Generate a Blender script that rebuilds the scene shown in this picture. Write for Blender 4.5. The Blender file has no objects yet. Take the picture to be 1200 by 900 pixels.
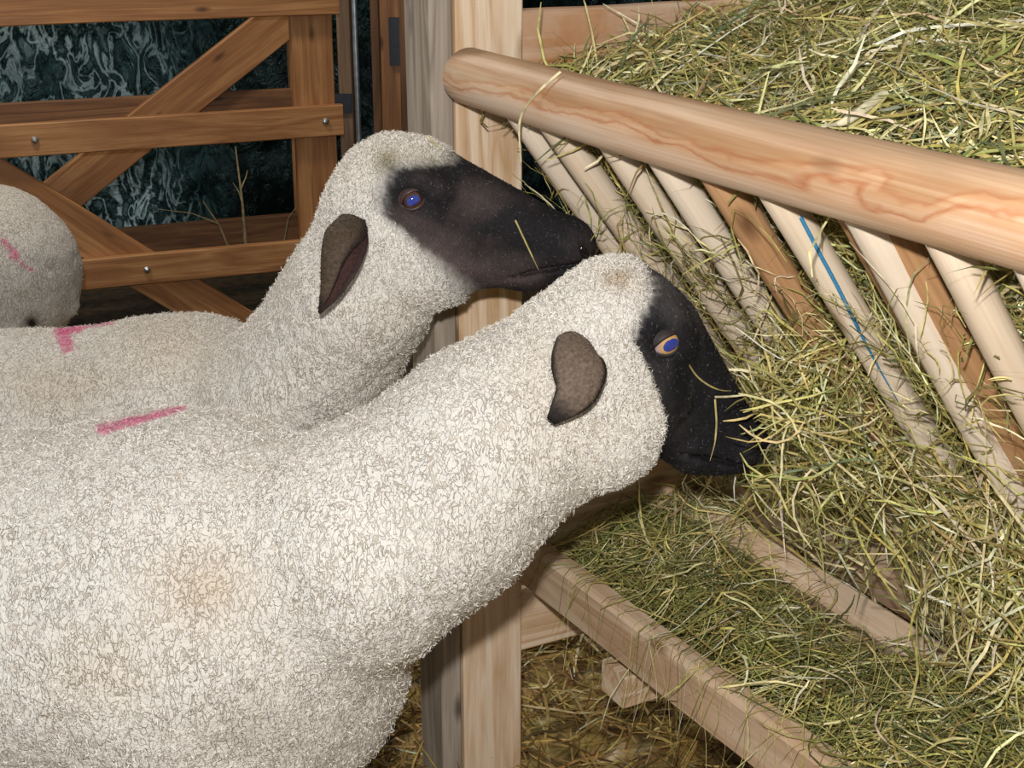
import bpy, math, random
import numpy as np
from mathutils import Vector, Matrix, noise as mnoise

scene = bpy.context.scene
COL = scene.collection
random.seed(7)
rng = np.random.default_rng(7)

# ------------------------------------------------------------------ camera, world, lights
F_PX, CX, CY = 1700.0, 600.0, 450.0
PITCH, CAM_H = math.radians(19.5), 1.40
cp, sp = math.cos(PITCH), math.sin(PITCH)

def P(u, v, t):
    """photo pixel + depth along the view axis -> point in metres"""
    x = (u - CX) / F_PX; a = -(v - CY) / F_PX
    return np.array([x * t, (cp + a * sp) * t, CAM_H + (-sp + a * cp) * t])

def project(p):
    p = np.asarray(p, float)
    y = p[..., 1]; z = p[..., 2] - CAM_H
    fw = y * cp - z * sp; up = y * sp + z * cp
    return CX + F_PX * p[..., 0] / fw, CY - F_PX * up / fw, fw

cam_d = bpy.data.cameras.new('camera')
cam_d.sensor_width = 36.0
cam_d.lens = F_PX / 1200.0 * 36.0
cam_d.clip_start = 0.02
cam = bpy.data.objects.new('camera', cam_d)
COL.objects.link(cam)
cam.location = (0, 0, CAM_H)
cam.rotation_euler = (math.radians(90) - PITCH, 0, 0)
scene.camera = cam

world = bpy.data.worlds.new('world'); scene.world = world
world.use_nodes = True
world.node_tree.nodes['Background'].inputs[0].default_value = (1.0, 0.97, 0.93, 1)
world.node_tree.nodes['Background'].inputs[1].default_value = 0.24

def lamp(name, kind, loc, energy, color, size):
    l = bpy.data.lights.new(name, kind); l.energy = energy; l.color = color
    if kind == 'POINT': l.shadow_soft_size = size
    if kind == 'AREA': l.size = size
    o = bpy.data.objects.new(name, l); o.location = loc; COL.objects.link(o)
    return o
# the photographer's flash, just above the lens, and an added fill over the gate
lamp('camera_flash', 'POINT', (-0.03, 0.03, CAM_H + 0.13), 102.0, (1.0, 0.98, 0.96), 0.022)
lamp('gate_fill', 'POINT', (-1.3, 3.3, 2.7), 85.0, (1.0, 0.90, 0.76), 0.15)  # added light, brightens the gate and the rear sheep

vs = scene.view_settings
vs.view_transform = 'Standard'; vs.look = 'None'; vs.gamma = 1.0; vs.exposure = 0.0
vs.use_curve_mapping = False

# ------------------------------------------------------------------ helpers
def tag(o, label=None, cat=None, group=None, kind=None):
    if label: o['label'] = label
    if cat: o['category'] = cat
    if group: o['group'] = group
    if kind: o['kind'] = kind
    return o

def empty(name, loc):
    o = bpy.data.objects.new(name, None); COL.objects.link(o)
    o.location = loc; o.empty_display_size = 0.1
    return o

def mesh_np(name, verts, quads=None, tris=None, colors=None, attrs=None, smooth=True):
    verts = np.asarray(verts, np.float32).reshape(-1, 3)
    me = bpy.data.meshes.new(name)
    nq = 0 if quads is None else len(quads); nt = 0 if tris is None else len(tris)
    me.vertices.add(len(verts)); me.vertices.foreach_set('co', verts.ravel())
    idx = []
    if nq: idx.append(np.asarray(quads, np.int32).ravel())
    if nt: idx.append(np.asarray(tris, np.int32).ravel())
    idx = np.concatenate(idx)
    me.loops.add(len(idx)); me.loops.foreach_set('vertex_index', idx)
    tot = np.concatenate([np.full(nq, 4, np.int32), np.full(nt, 3, np.int32)])
    start = np.concatenate([[0], np.cumsum(tot)[:-1]]).astype(np.int32)
    me.polygons.add(nq + nt)
    me.polygons.foreach_set('loop_start', start)
    me.polygons.foreach_set('loop_total', tot)
    me.polygons.foreach_set('use_smooth', np.full(nq + nt, smooth, bool))
    me.update(calc_edges=True)
    if colors is not None:
        a = me.color_attributes.new('Col', 'FLOAT_COLOR', 'POINT')
        c = np.ones((len(verts), 4), np.float32); c[:, :3] = colors
        a.data.foreach_set('color', c.ravel())
    for k, val in (attrs or {}).items():
        a = me.attributes.new(k, 'FLOAT', 'POINT')
        a.data.foreach_set('value', np.asarray(val, np.float32))
    return me

def link(name, me, mat=None, parent=None, M=None):
    o = bpy.data.objects.new(name, me); COL.objects.link(o)
    if mat is not None:
        if not me.materials: me.materials.append(mat)
    if parent is not None: o.parent = parent
    if M is not None:
        base = Matrix.Translation(parent.location) if (parent is not None and parent.parent is None) else Matrix.Identity(4)
        if parent is not None and parent.parent is not None:
            base = Matrix.Translation(parent.parent.location) @ parent.matrix_basis
        o.matrix_basis = base.inverted() @ M
    return o

def frame(origin, xdir, zhint=(0, 0, 1)):
    x = Vector(xdir).normalized(); z = Vector(zhint)
    y = z.cross(x).normalized(); z = x.cross(y).normalized()
    m = Matrix((x, y, z)).transposed().to_4x4(); m.translation = Vector(origin)
    return m

def board_mesh(name, L, W, H, bev=0.003, wob=0.0, seed=0):
    """length along +x from 0 to L, centred in y and z, bevelled long edges, gently uneven"""
    r = random.Random(seed)
    b = min(bev, W * .3, H * .3)
    prof = [(-W/2+b, -H/2), (W/2-b, -H/2), (W/2, -H/2+b), (W/2, H/2-b), (W/2-b, H/2), (-W/2+b, H/2), (-W/2, H/2-b), (-W/2, -H/2+b)]
    n = 7; vs_, fs = [], []
    for i in range(n):
        x = L * i / (n - 1)
        dy, dz = r.uniform(-wob, wob), r.uniform(-wob, wob)
        k = 1.0
        for (y, z) in prof: vs_.append((x, y * k + dy, z * k + dz))
    for i in range(n - 1):
        for j in range(8):
            a, c = i * 8 + j, i * 8 + (j + 1) % 8
            fs.append((a, c, c + 8, a + 8))
    fs.append(tuple(range(7, -1, -1))); fs.append(tuple(range((n-1)*8, n*8)))
    me = bpy.data.meshes.new(name); me.from_pydata(vs_, [], fs); me.update()
    return me

SOLID_BOXES, SOLID_POLES = [], []      # the feeder's timbers: no blade of hay may pass through them
def board(name, a, b, W, H, mat, parent, up=(0, 0, 1), wob=0.0012, bev=0.003):
    a = Vector(a); b = Vector(b)
    M = frame(a, b - a, up)
    if parent is not None and parent.name.startswith('hay_feeder'): SOLID_BOXES.append((np.array(M.inverted()), (b - a).length, W, H))
    return link(name, board_mesh(name, (b - a).length, W, H, bev, wob, hash((round(a.x, 3), round(a.z, 3), round(b.z, 3))) % 9999), mat, parent, M)

def pole_mesh(name, L, r0, r1, sides=14, rings=12, wob=0.03, seed=0, bend=0.0, cap=0.6):
    r = random.Random(seed)
    vs_, fs = [], []
    pos = [(-cap * r0, .25), (-cap * .75 * r0, .62), (-cap * .35 * r0, .88)]
    pos += [(L * i / (rings - 1), 1.0) for i in range(rings)]
    pos += [(L + cap * .35 * r1, .88), (L + cap * .75 * r1, .62), (L + cap * r1, .25)]
    ph = [r.uniform(0, 6.28) for _ in range(4)]
    for (x, k) in pos:
        f = min(1, max(0, x / L)); rad = (r0 + (r1 - r0) * f) * k
        oy = bend * math.sin(f * 3.1) + .25 * bend * math.sin(f * 9 + ph[0])
        oz = .6 * bend * math.sin(f * 4.2 + ph[1])
        for j in range(sides):
            t = 2 * math.pi * j / sides
            w = 1 + wob * math.sin(2 * t + ph[2] + f * 3) + wob * .7 * math.sin(3 * t + ph[3] - f * 7) + r.uniform(-.25, .25) * wob
            vs_.append((x, math.cos(t) * rad * w + oy, math.sin(t) * rad * w + oz))
    m = len(pos)
    for i in range(m - 1):
        for j in range(sides):
            a, c = i * sides + j, i * sides + (j + 1) % sides
            fs.append((a, c, c + sides, a + sides))
    fs.append(tuple(range(sides - 1, -1, -1))); fs.append(tuple(range((m-1)*sides, m*sides)))
    me = bpy.data.meshes.new(name); me.from_pydata(vs_, [], fs); me.update()
    for p in me.polygons: p.use_smooth = True
    return me

def pole(name, a, b, r0, r1, mat, parent, seed=0, **kw):
    a = Vector(a); b = Vector(b)
    if parent is not None and parent.name.startswith('hay_feeder'): SOLID_POLES.append((np.array(a), np.array(b), max(r0, r1) + (.002 if name == 'top_rail' else -.004)))
    return link(name, pole_mesh(name, (b - a).length, r0, r1, seed=seed, **kw), mat, parent, frame(a, b - a, (0, .3, 1)))

# ------------------------------------------------------------------ materials
def new_mat(name):
    m = bpy.data.materials.new(name); m.use_nodes = True
    nt = m.node_tree; b = nt.nodes['Principled BSDF']
    return m, nt, b
def N(nt, t, **kw):
    n = nt.nodes.new(t)
    for k, v_ in kw.items():
        if k.startswith('i_'): n.inputs[k[2:].replace('_', ' ')].default_value = v_
        else: setattr(n, k, v_)
    return n
def ramp(nt, stops, fac):
    r = nt.nodes.new('ShaderNodeValToRGB'); e = r.color_ramp.elements
    while len(e) > 1: e.remove(e[-1])
    e[0].position = stops[0][0]; e[0].color = (*stops[0][1], 1)
    for p, c in stops[1:]:
        x = e.new(p); x.color = (*c, 1)
    nt.links.new(fac, r.inputs[0]); return r

def wood(name, dark, mid, light, ring=18.0, rough=0.6, stain=None, streak=1.0):
    """grain runs along the object's own x axis"""
    m, nt, b = new_mat(name); L = nt.links.new
    tc = N(nt, 'ShaderNodeTexCoord'); oi = N(nt, 'ShaderNodeObjectInfo')
    off = N(nt, 'ShaderNodeVectorMath', operation='SCALE'); off.inputs[0].default_value = (13, 7, 5)
    L(oi.outputs['Random'], off.inputs['Scale'])
    add = N(nt, 'ShaderNodeVectorMath', operation='ADD'); L(tc.outputs['Object'], add.inputs[0]); L(off.outputs[0], add.inputs[1])
    mp = N(nt, 'ShaderNodeMapping'); mp.inputs['Scale'].default_value = (.8, 11, 11); L(add.outputs[0], mp.inputs[0])
    n1 = N(nt, 'ShaderNodeTexNoise', i_Scale=1.4, i_Detail=4.0, i_Distortion=0.6); L(mp.outputs[0], n1.inputs['Vector'])
    # growth bands: contour lines of a stretched noise field
    mul = N(nt, 'ShaderNodeMath', operation='MULTIPLY'); mul.inputs[1].default_value = ring; L(n1.outputs['Fac'], mul.inputs[0])
    sn = N(nt, 'ShaderNodeMath', operation='PINGPONG'); L(mul.outputs[0], sn.inputs[0]); sn.inputs[1].default_value = 1.0
    mp2 = N(nt, 'ShaderNodeMapping'); mp2.inputs['Scale'].default_value = (5, 260, 260); L(add.outputs[0], mp2.inputs[0])
    n2 = N(nt, 'ShaderNodeTexNoise', i_Scale=1.0, i_Detail=3.0); L(mp2.outputs[0], n2.inputs['Vector'])
    mix = N(nt, 'ShaderNodeMath', operation='MULTIPLY_ADD'); L(n2.outputs['Fac'], mix.inputs[0]); mix.inputs[1].default_value = 0.55
    half = N(nt, 'ShaderNodeMath', operation='MULTIPLY'); L(sn.outputs[0], half.inputs[0]); half.inputs[1].default_value = 0.45 * streak
    L(half.outputs[0], mix.inputs[2])
    r = ramp(nt, [(0.18, light), (0.45, mid), (0.85, dark)], mix.outputs[0])
    col = r.outputs[0]
    # broad weathering
    n3 = N(nt, 'ShaderNodeTexNoise', i_Scale=5.0, i_Detail=5.0, i_Roughness=0.65); L(add.outputs[0], n3.inputs['Vector'])
    if stain is not None:
        rr = ramp(nt, [(0.42, (0, 0, 0)), (0.78, (.8, .8, .8))], n3.outputs['Fac'])
        mx = N(nt, 'ShaderNodeMix', data_type='RGBA'); L(rr.outputs[0], mx.inputs[0]); L(col, mx.inputs[6]); mx.inputs[7].default_value = (*stain, 1)
        col = mx.outputs[2]
    # small knots
    mp3 = N(nt, 'ShaderNodeMapping'); mp3.inputs['Scale'].default_value = (5, 14, 14); L(add.outputs[0], mp3.inputs[0])
    vo = N(nt, 'ShaderNodeTexVoronoi', i_Scale=1.0); L(mp3.outputs[0], vo.inputs['Vector'])
    kr = ramp(nt, [(0.05, (1, 1, 1)), (0.16, (0, 0, 0))], vo.outputs['Distance'])
    mk = N(nt, 'ShaderNodeMix', data_type='RGBA'); L(kr.outputs[0], mk.inputs[0]); L(col, mk.inputs[6]); mk.inputs[7].default_value = (*[c * .55 for c in dark], 1)
    L(mk.outputs[2], b.inputs['Base Color'])
    b.inputs['Roughness'].default_value = rough
    bp = N(nt, 'ShaderNodeBump', i_Strength=0.35, i_Distance=0.002); L(mix.outputs[0], bp.inputs['Height']); L(bp.outputs[0], b.inputs['Normal'])
    return m

M_PALE = wood('pale_spruce', (.60, .38, .20), (.84, .63, .43), (.93, .79, .62), 12, .5, (.86, .68, .50), 1.2)
M_LOG = wood('peeled_log', (.50, .23, .09), (.72, .51, .34), (.82, .68, .54), 6, .5, (.76, .59, .45), 1.6)
M_PEEL = wood('peeled_pole', (.64, .46, .30), (.80, .65, .48), (.86, .74, .60), 5, .5, None, .6)
M_BARK = wood('brown_pole', (.28, .13, .05), (.48, .26, .12), (.60, .36, .19), 5, .6)
M_GREYW = wood('grey_weathered_wood', (.22, .18, .14), (.36, .30, .24), (.48, .41, .33), 14, .75)
M_TROUGH = wood('trough_wood', (.48, .28, .15), (.70, .50, .33), (.80, .64, .47), 9, .6, (.60, .46, .34))
M_GATE = wood('stained_gate_wood', (.24, .095, .03), (.45, .21, .075), (.58, .31, .13), 10, .5, (.34, .15, .055))
M_GATE2 = wood('dark_stained_wood', (.09, .04, .015), (.17, .08, .035), (.24, .12, .05), 10, .6)

def scraped(m):
    """draw-knife work: pale wood below a wavy edge, resinous edge line, tan inner bark above"""
    nt = m.node_tree; L = nt.links.new; b = nt.nodes['Principled BSDF']
    src = b.inputs['Base Color'].links[0].from_socket
    tc = N(nt, 'ShaderNodeTexCoord'); sx = N(nt, 'ShaderNodeSeparateXYZ'); L(tc.outputs['Object'], sx.inputs[0])
    mp = N(nt, 'ShaderNodeMapping'); mp.inputs['Scale'].default_value = (5, 16, 16); L(tc.outputs['Object'], mp.inputs[0])
    n = N(nt, 'ShaderNodeTexNoise', i_Scale=1.0, i_Detail=4.0, i_Roughness=.55, i_Distortion=.5); L(mp.outputs[0], n.inputs['Vector'])
    h = N(nt, 'ShaderNodeMath', operation='MULTIPLY_ADD'); L(n.outputs['Fac'], h.inputs[0]); h.inputs[1].default_value = .085; h.inputs[2].default_value = -.0425
    a = N(nt, 'ShaderNodeMath', operation='ADD'); L(h.outputs[0], a.inputs[0]); L(sx.outputs[2], a.inputs[1])
    k = N(nt, 'ShaderNodeMath', operation='MULTIPLY_ADD'); L(a.outputs[0], k.inputs[0]); k.inputs[1].default_value = 11.0; k.inputs[2].default_value = .5
    r = ramp(nt, [(.30, (1.10, 1.08, 1.08)), (.38, (1.08, 1.0, .94)), (.42, (.84, .55, .40)), (.47, (1.0, .92, .84)), (.53, (.98, .86, .74)), (.57, (.80, .58, .44)), (.63, (.84, .74, .62)), (.9, (.70, .62, .52))], k.outputs[0])
    mx = N(nt, 'ShaderNodeMix', data_type='RGBA', blend_type='MULTIPLY'); mx.inputs[0].default_value = 1; L(src, mx.inputs[6]); L(r.outputs[0], mx.inputs[7])
    L(mx.outputs[2], b.inputs['Base Color']); return m
M_RAIL = scraped(wood('scraped_log', (.56, .34, .19), (.76, .57, .41), (.84, .71, .57), 6, .5, None, 1.2))

M_GATE3 = wood('dark_gate_rail', (.12, .05, .02), (.24, .11, .045), (.32, .16, .065), 10, .55, (.12, .055, .025))  # darker brown for the rear gate's rails

def plain(name, col, rough=.5, metal=0.0, coat=0.0, bump=None, spec=.5):
    m, nt, b = new_mat(name)
    tc = N(nt, 'ShaderNodeTexCoord')
    n = N(nt, 'ShaderNodeTexNoise', i_Scale=bump or 60.0, i_Detail=4.0); nt.links.new(tc.outputs['Object'], n.inputs['Vector'])
    r = ramp(nt, [(.3, tuple(c * .75 for c in col)), (.7, tuple(min(1, c * 1.2) for c in col))], n.outputs['Fac'])
    nt.links.new(r.outputs[0], b.inputs['Base Color'])
    b.inputs['Roughness'].default_value = rough; b.inputs['Metallic'].default_value = metal
    b.inputs['Coat Weight'].default_value = coat; b.inputs['Coat Roughness'].default_value = 0.03
    b.inputs['Specular IOR Level'].default_value = spec
    return m
M_ZINC = plain('zinc_metal', (.55, .60, .62), .35, 1.0)
M_PIPE = plain('galvanised_pipe', (.45, .55, .62), .35, .8)
M_BLACKPL = plain('black_plastic', (.02, .03, .045), .45)
M_DARKWALL = plain('dark_wall_boards', (.016, .013, .011), .9)
M_BLUE = plain('blue_twine', (.05, .26, .48), .6, bump=400)
M_EYE = plain('eye_dark', (.045, .022, .012), .08, 0, 1.0)
M_EYEW = plain('eye_white', (.56, .38, .35), .12, 0, 1.0)
M_IRIS_DARK = plain('iris_brown', (.07, .032, .018), .1, 0, 1.0)
M_IRIS_AMBER = plain('iris_amber', (.62, .38, .14), .1, 0, 1.0)
M_PUPIL = plain('pupil_eyeshine', (.03, .05, .30), .06, 0, 1.0)  # flash eyeshine painted in as a blue base colour
M_LID = plain('eyelid_skin', (.075, .045, .043), .4)
M_LIDP = plain('eyelid_black', (.030, .022, .022), .65)
M_NOSE = plain('moist_nose', (.010, .009, .011), .22, 0, .6, bump=900)
M_HOOF = plain('hoof_horn', (.035, .028, .024), .6)

def attr_mat(name, rough=.7, spec=.3, trans=0.0, sheen=0.0, jit=None):
    m, nt, b = new_mat(name)
    a = N(nt, 'ShaderNodeVertexColor', layer_name='Col')
    col = a.outputs[0]
    if jit:
        tc = N(nt, 'ShaderNodeTexCoord'); n = N(nt, 'ShaderNodeTexNoise', i_Scale=jit, i_Detail=3.0)
        nt.links.new(tc.outputs['Object'], n.inputs['Vector'])
        r = ramp(nt, [(.3, (.6, .6, .6)), (.7, (1.25, 1.25, 1.25))], n.outputs['Fac'])
        mx = N(nt, 'ShaderNodeMix', data_type='RGBA', blend_type='MULTIPLY'); mx.inputs[0].default_value = 1
        nt.links.new(col, mx.inputs[6]); nt.links.new(r.outputs[0], mx.inputs[7]); col = mx.outputs[2]
    nt.links.new(col, b.inputs['Base Color'])
    b.inputs['Roughness'].default_value = rough; b.inputs['Specular IOR Level'].default_value = spec
    b.inputs['Sheen Weight'].default_value = sheen
    return m
M_HAY = attr_mat('hay', .5, .45, jit=90)
M_FUZZ = attr_mat('wool_fibre', .8, .15)
M_EAR = attr_mat('ear_hair', .7, .25, jit=260)

def fleece_mat(name):
    m, nt, b = new_mat(name); L = nt.links.new
    a = N(nt, 'ShaderNodeVertexColor', layer_name='Col')
    w = N(nt, 'ShaderNodeAttribute', attribute_name='wool')
    tc = N(nt, 'ShaderNodeTexCoord')
    # wavy partings between the locks: thin contour lines of a stretched noise
    mp = N(nt, 'ShaderNodeMapping'); mp.inputs['Scale'].default_value = (1.0, .8, .42); mp.inputs['Rotation'].default_value = (0, .12, 0); L(tc.outputs['Object'], mp.inputs[0])
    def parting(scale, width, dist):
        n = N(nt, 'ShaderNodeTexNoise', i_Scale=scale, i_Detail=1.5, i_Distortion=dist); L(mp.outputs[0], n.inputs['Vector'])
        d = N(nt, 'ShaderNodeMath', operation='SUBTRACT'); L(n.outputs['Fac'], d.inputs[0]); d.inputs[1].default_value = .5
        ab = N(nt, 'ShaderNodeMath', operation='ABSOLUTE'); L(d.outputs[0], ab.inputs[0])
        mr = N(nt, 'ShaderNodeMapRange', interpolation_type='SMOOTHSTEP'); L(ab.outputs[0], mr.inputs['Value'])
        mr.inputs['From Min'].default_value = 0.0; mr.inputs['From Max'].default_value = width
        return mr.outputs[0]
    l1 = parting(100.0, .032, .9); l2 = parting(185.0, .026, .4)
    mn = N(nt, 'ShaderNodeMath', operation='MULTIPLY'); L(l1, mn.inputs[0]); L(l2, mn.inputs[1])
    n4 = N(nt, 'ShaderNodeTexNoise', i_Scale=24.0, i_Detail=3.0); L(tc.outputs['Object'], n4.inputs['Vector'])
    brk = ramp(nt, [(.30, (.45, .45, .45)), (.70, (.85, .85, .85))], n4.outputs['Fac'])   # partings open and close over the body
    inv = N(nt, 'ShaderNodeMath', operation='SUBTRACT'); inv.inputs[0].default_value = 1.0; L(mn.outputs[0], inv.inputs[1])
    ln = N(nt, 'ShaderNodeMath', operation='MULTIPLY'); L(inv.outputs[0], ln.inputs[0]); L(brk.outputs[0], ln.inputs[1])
    # nubbly curl tips
    vo = N(nt, 'ShaderNodeTexVoronoi', feature='SMOOTH_F1', i_Scale=210.0); L(tc.outputs['Object'], vo.inputs['Vector'])
    n2 = N(nt, 'ShaderNodeTexNoise', i_Scale=500.0, i_Detail=3.0); L(tc.outputs['Object'], n2.inputs['Vector'])
    nub = N(nt, 'ShaderNodeMath', operation='MULTIPLY_ADD'); L(vo.outputs['Distance'], nub.inputs[0]); nub.inputs[1].default_value = -.9; L(n2.outputs['Fac'], nub.inputs[2])
    h = N(nt, 'ShaderNodeMath', operation='MULTIPLY_ADD'); L(ln.outputs[0], h.inputs[0]); h.inputs[1].default_value = -1.1; L(nub.outputs[0], h.inputs[2])
    wm = N(nt, 'ShaderNodeMath', operation='MULTIPLY_ADD'); L(w.outputs['Fac'], wm.inputs[0]); wm.inputs[1].default_value = .7; wm.inputs[2].default_value = .3
    hw = N(nt, 'ShaderNodeMath', operation='MULTIPLY'); L(h.outputs[0], hw.inputs[0]); L(wm.outputs[0], hw.inputs[1])
    bp = N(nt, 'ShaderNodeBump', i_Strength=0.85, i_Distance=0.0022); L(hw.outputs[0], bp.inputs['Height']); L(bp.outputs[0], b.inputs['Normal'])
    # crevice shade painted into the partings as a tan tint
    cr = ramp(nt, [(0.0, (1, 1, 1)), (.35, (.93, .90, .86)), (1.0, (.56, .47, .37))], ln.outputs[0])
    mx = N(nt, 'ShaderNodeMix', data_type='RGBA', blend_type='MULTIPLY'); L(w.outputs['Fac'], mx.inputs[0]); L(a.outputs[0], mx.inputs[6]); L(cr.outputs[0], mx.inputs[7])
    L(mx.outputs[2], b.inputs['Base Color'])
    b.inputs['Roughness'].default_value = .8; b.inputs['Specular IOR Level'].default_value = .3
    return m
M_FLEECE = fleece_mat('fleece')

def sheet_mat():
    m, nt, b = new_mat('crinkled_plastic'); L = nt.links.new
    tc = N(nt, 'ShaderNodeTexCoord')
    mp = N(nt, 'ShaderNodeMapping'); mp.inputs['Scale'].default_value = (1, 1, .55); L(tc.outputs['Object'], mp.inputs[0])
    n = N(nt, 'ShaderNodeTexNoise', i_Scale=7.0, i_Detail=6.0, i_Distortion=1.6, i_Roughness=.6); L(mp.outputs[0], n.inputs['Vector'])
    n2 = N(nt, 'ShaderNodeTexNoise', i_Scale=2.1, i_Detail=3.0); L(tc.outputs['Object'], n2.inputs['Vector'])
    # glints on the crinkles, painted into the colour as pale lines
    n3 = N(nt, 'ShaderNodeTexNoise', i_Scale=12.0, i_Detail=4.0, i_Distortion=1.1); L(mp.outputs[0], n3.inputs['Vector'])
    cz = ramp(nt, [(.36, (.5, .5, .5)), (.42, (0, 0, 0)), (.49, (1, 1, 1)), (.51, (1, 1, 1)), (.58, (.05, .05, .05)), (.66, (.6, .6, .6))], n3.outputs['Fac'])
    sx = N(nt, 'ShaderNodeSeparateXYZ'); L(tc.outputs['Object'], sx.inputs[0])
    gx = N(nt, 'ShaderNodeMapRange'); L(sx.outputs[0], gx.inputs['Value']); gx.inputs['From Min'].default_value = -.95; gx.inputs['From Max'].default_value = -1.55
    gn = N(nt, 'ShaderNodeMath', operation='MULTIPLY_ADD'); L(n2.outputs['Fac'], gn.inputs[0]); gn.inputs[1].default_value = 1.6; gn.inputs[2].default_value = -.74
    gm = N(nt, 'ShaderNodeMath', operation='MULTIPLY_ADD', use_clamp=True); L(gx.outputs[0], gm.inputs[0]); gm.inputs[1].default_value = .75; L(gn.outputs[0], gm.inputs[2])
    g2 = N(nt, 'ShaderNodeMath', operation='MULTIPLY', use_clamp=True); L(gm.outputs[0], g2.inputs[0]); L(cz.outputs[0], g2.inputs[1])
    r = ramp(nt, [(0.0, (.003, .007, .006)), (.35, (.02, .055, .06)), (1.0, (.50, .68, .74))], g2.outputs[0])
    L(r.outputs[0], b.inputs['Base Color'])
    b.inputs['Roughness'].default_value = .2; b.inputs['Specular IOR Level'].default_value = .5
    b.inputs['Specular Tint'].default_value = (.6, .92, 1, 1)
    bp = N(nt, 'ShaderNodeBump', i_Strength=1.0, i_Distance=.06); L(n.outputs['Fac'], bp.inputs['Height']); L(bp.outputs[0], b.inputs['Normal'])
    return m
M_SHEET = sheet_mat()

def soil_mat():
    m, nt, b = new_mat('trodden_straw_floor'); L = nt.links.new
    tc = N(nt, 'ShaderNodeTexCoord')
    n = N(nt, 'ShaderNodeTexNoise', i_Scale=30.0, i_Detail=6.0); L(tc.outputs['Object'], n.inputs['Vector'])
    r = ramp(nt, [(.3, (.018, .012, .007)), (.7, (.085, .055, .024))], n.outputs['Fac']); L(r.outputs[0], b.inputs['Base Color'])
    bp = N(nt, 'ShaderNodeBump', i_Strength=.6, i_Distance=.01); L(n.outputs['Fac'], bp.inputs['Height']); L(bp.outputs[0], b.inputs['Normal'])
    b.inputs['Roughness'].default_value = .9
    return m
M_FLOOR = soil_mat()

# ------------------------------------------------------------------ the stable itself
def boxmesh(name, lo, hi):
    x0, y0, z0 = lo; x1, y1, z1 = hi
    v_ = [(x0,y0,z0),(x1,y0,z0),(x1,y1,z0),(x0,y1,z0),(x0,y0,z1),(x1,y0,z1),(x1,y1,z1),(x0,y1,z1)]
    f = [(0,3,2,1),(4,5,6,7),(0,1,5,4),(1,2,6,5),(2,3,7,6),(3,0,4,7)]
    me = bpy.data.meshes.new(name); me.from_pydata(v_, [], f); me.update(); return me
tag(link('floor', boxmesh('floor', (-4.5, -1.5, -.1), (4.0, 6.2, 0)), M_FLOOR), kind='structure')
tag(link('wall_back', boxmesh('wall_back', (-4.5, 5.9, 0), (4.0, 6.1, 3.2)), M_DARKWALL), kind='structure')
tag(link('wall_right', boxmesh('wall_right', (3.0, 1.5, 0), (3.1, 5.9, 3.2)), M_DARKWALL), kind='structure')

# crinkled plastic sheet hung on the back wall (real folds)
nx, nz_ = 150, 80
xs = np.linspace(-3.4, 1.2, nx); zs = np.linspace(0.0, 2.4, nz_)
X, Z = np.meshgrid(xs, zs, indexing='ij')
Yv = np.zeros_like(X)
for i in range(nx):
    for j in range(nz_):
        q = Vector((X[i, j] * 2.2, Z[i, j] * 1.2, 3.3))
        Yv[i, j] = .16 * mnoise.noise(q) + .07 * abs(mnoise.noise(q * 2.7 + Vector((5, 1, 2)))) + .03 * mnoise.noise(q * 7)
V = np.stack([X, 5.62 + Yv * .9, Z], -1).reshape(-1, 3)
ii = np.arange(nx * nz_).reshape(nx, nz_)
Q = np.stack([ii[:-1, :-1], ii[1:, :-1], ii[1:, 1:], ii[:-1, 1:]], -1).reshape(-1, 4)
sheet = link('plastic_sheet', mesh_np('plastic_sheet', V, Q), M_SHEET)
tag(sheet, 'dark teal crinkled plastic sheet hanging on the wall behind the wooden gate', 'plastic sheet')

# ------------------------------------------------------------------ gates and posts in the background
G0 = np.array([-.99, 4.20, 0.0]); GD = np.array([.9255, .379, 0.0]); GN = np.array([.379, -.9255, 0.0])
def gp(k, off, z): return G0 + GD * k + GN * off + np.array([0, 0, z])
def on_gate(u, v, off=0.0):
    """point of the gate plane seen at a pixel -> (k, z)"""
    d = P(u, v, 1.0) - np.array([0, 0, CAM_H]); o = np.array([0, 0, CAM_H])
    q = G0 + GN * off
    t = np.dot(q - o, GN) / np.dot(d, GN); p = o + d * t
    return float(np.dot(p - G0, GD)), float(p[2])
def bolt(parent, p, r=.011):
    me = bpy.data.meshes.new('bolt')
    vs_, fs = [], []
    for (h, k) in ((0, 1), (.004, 1), (.008, .7), (.0095, .3)):
        for j in range(8):
            t = j * math.pi / 4; vs_.append((math.cos(t) * r * k, math.sin(t) * r * k, h))
    for i in range(3):
        for j in range(8): fs.append((i*8+j, i*8+(j+1) % 8, i*8+8+(j+1) % 8, i*8+8+j))
    fs.append(tuple(range(24, 32)))
    me.from_pydata(vs_, [], fs); me.update()
    Mx = frame(p, GD, GN); return link('bolt', me, M_ZINC, parent, Mx)

def make_gate(name, base_off, mat, boards, braces, stiles, label, rail_mat=None):
    g = empty(name, Vector(gp(0, base_off, 0)))
    for (a, b, w, off, bl) in boards:
        (k0, z0), (k1, z1) = a, b
        o = board('rail', gp(k0, base_off + off, z0), gp(k1, base_off + off, z1), .028, w, rail_mat or mat, g)
        for kb in bl: bolt(o, gp(kb, base_off + off + .0145, z0 + (z1 - z0) * (kb - k0) / (k1 - k0)))
    for (a, b, w, off) in braces:
        board('brace', gp(a[0], base_off + off, a[1]), gp(b[0], base_off + off, b[1]), .028, w, mat, g, up=GN.tolist() and (0, 0, 1))
    for (k, z0, z1, w, off) in stiles:
        board('stile', gp(k, base_off + off, z0), gp(k, base_off + off, z1), .034, w, mat, g, up=tuple(GD))
    return tag(g, label, 'gate')

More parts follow.
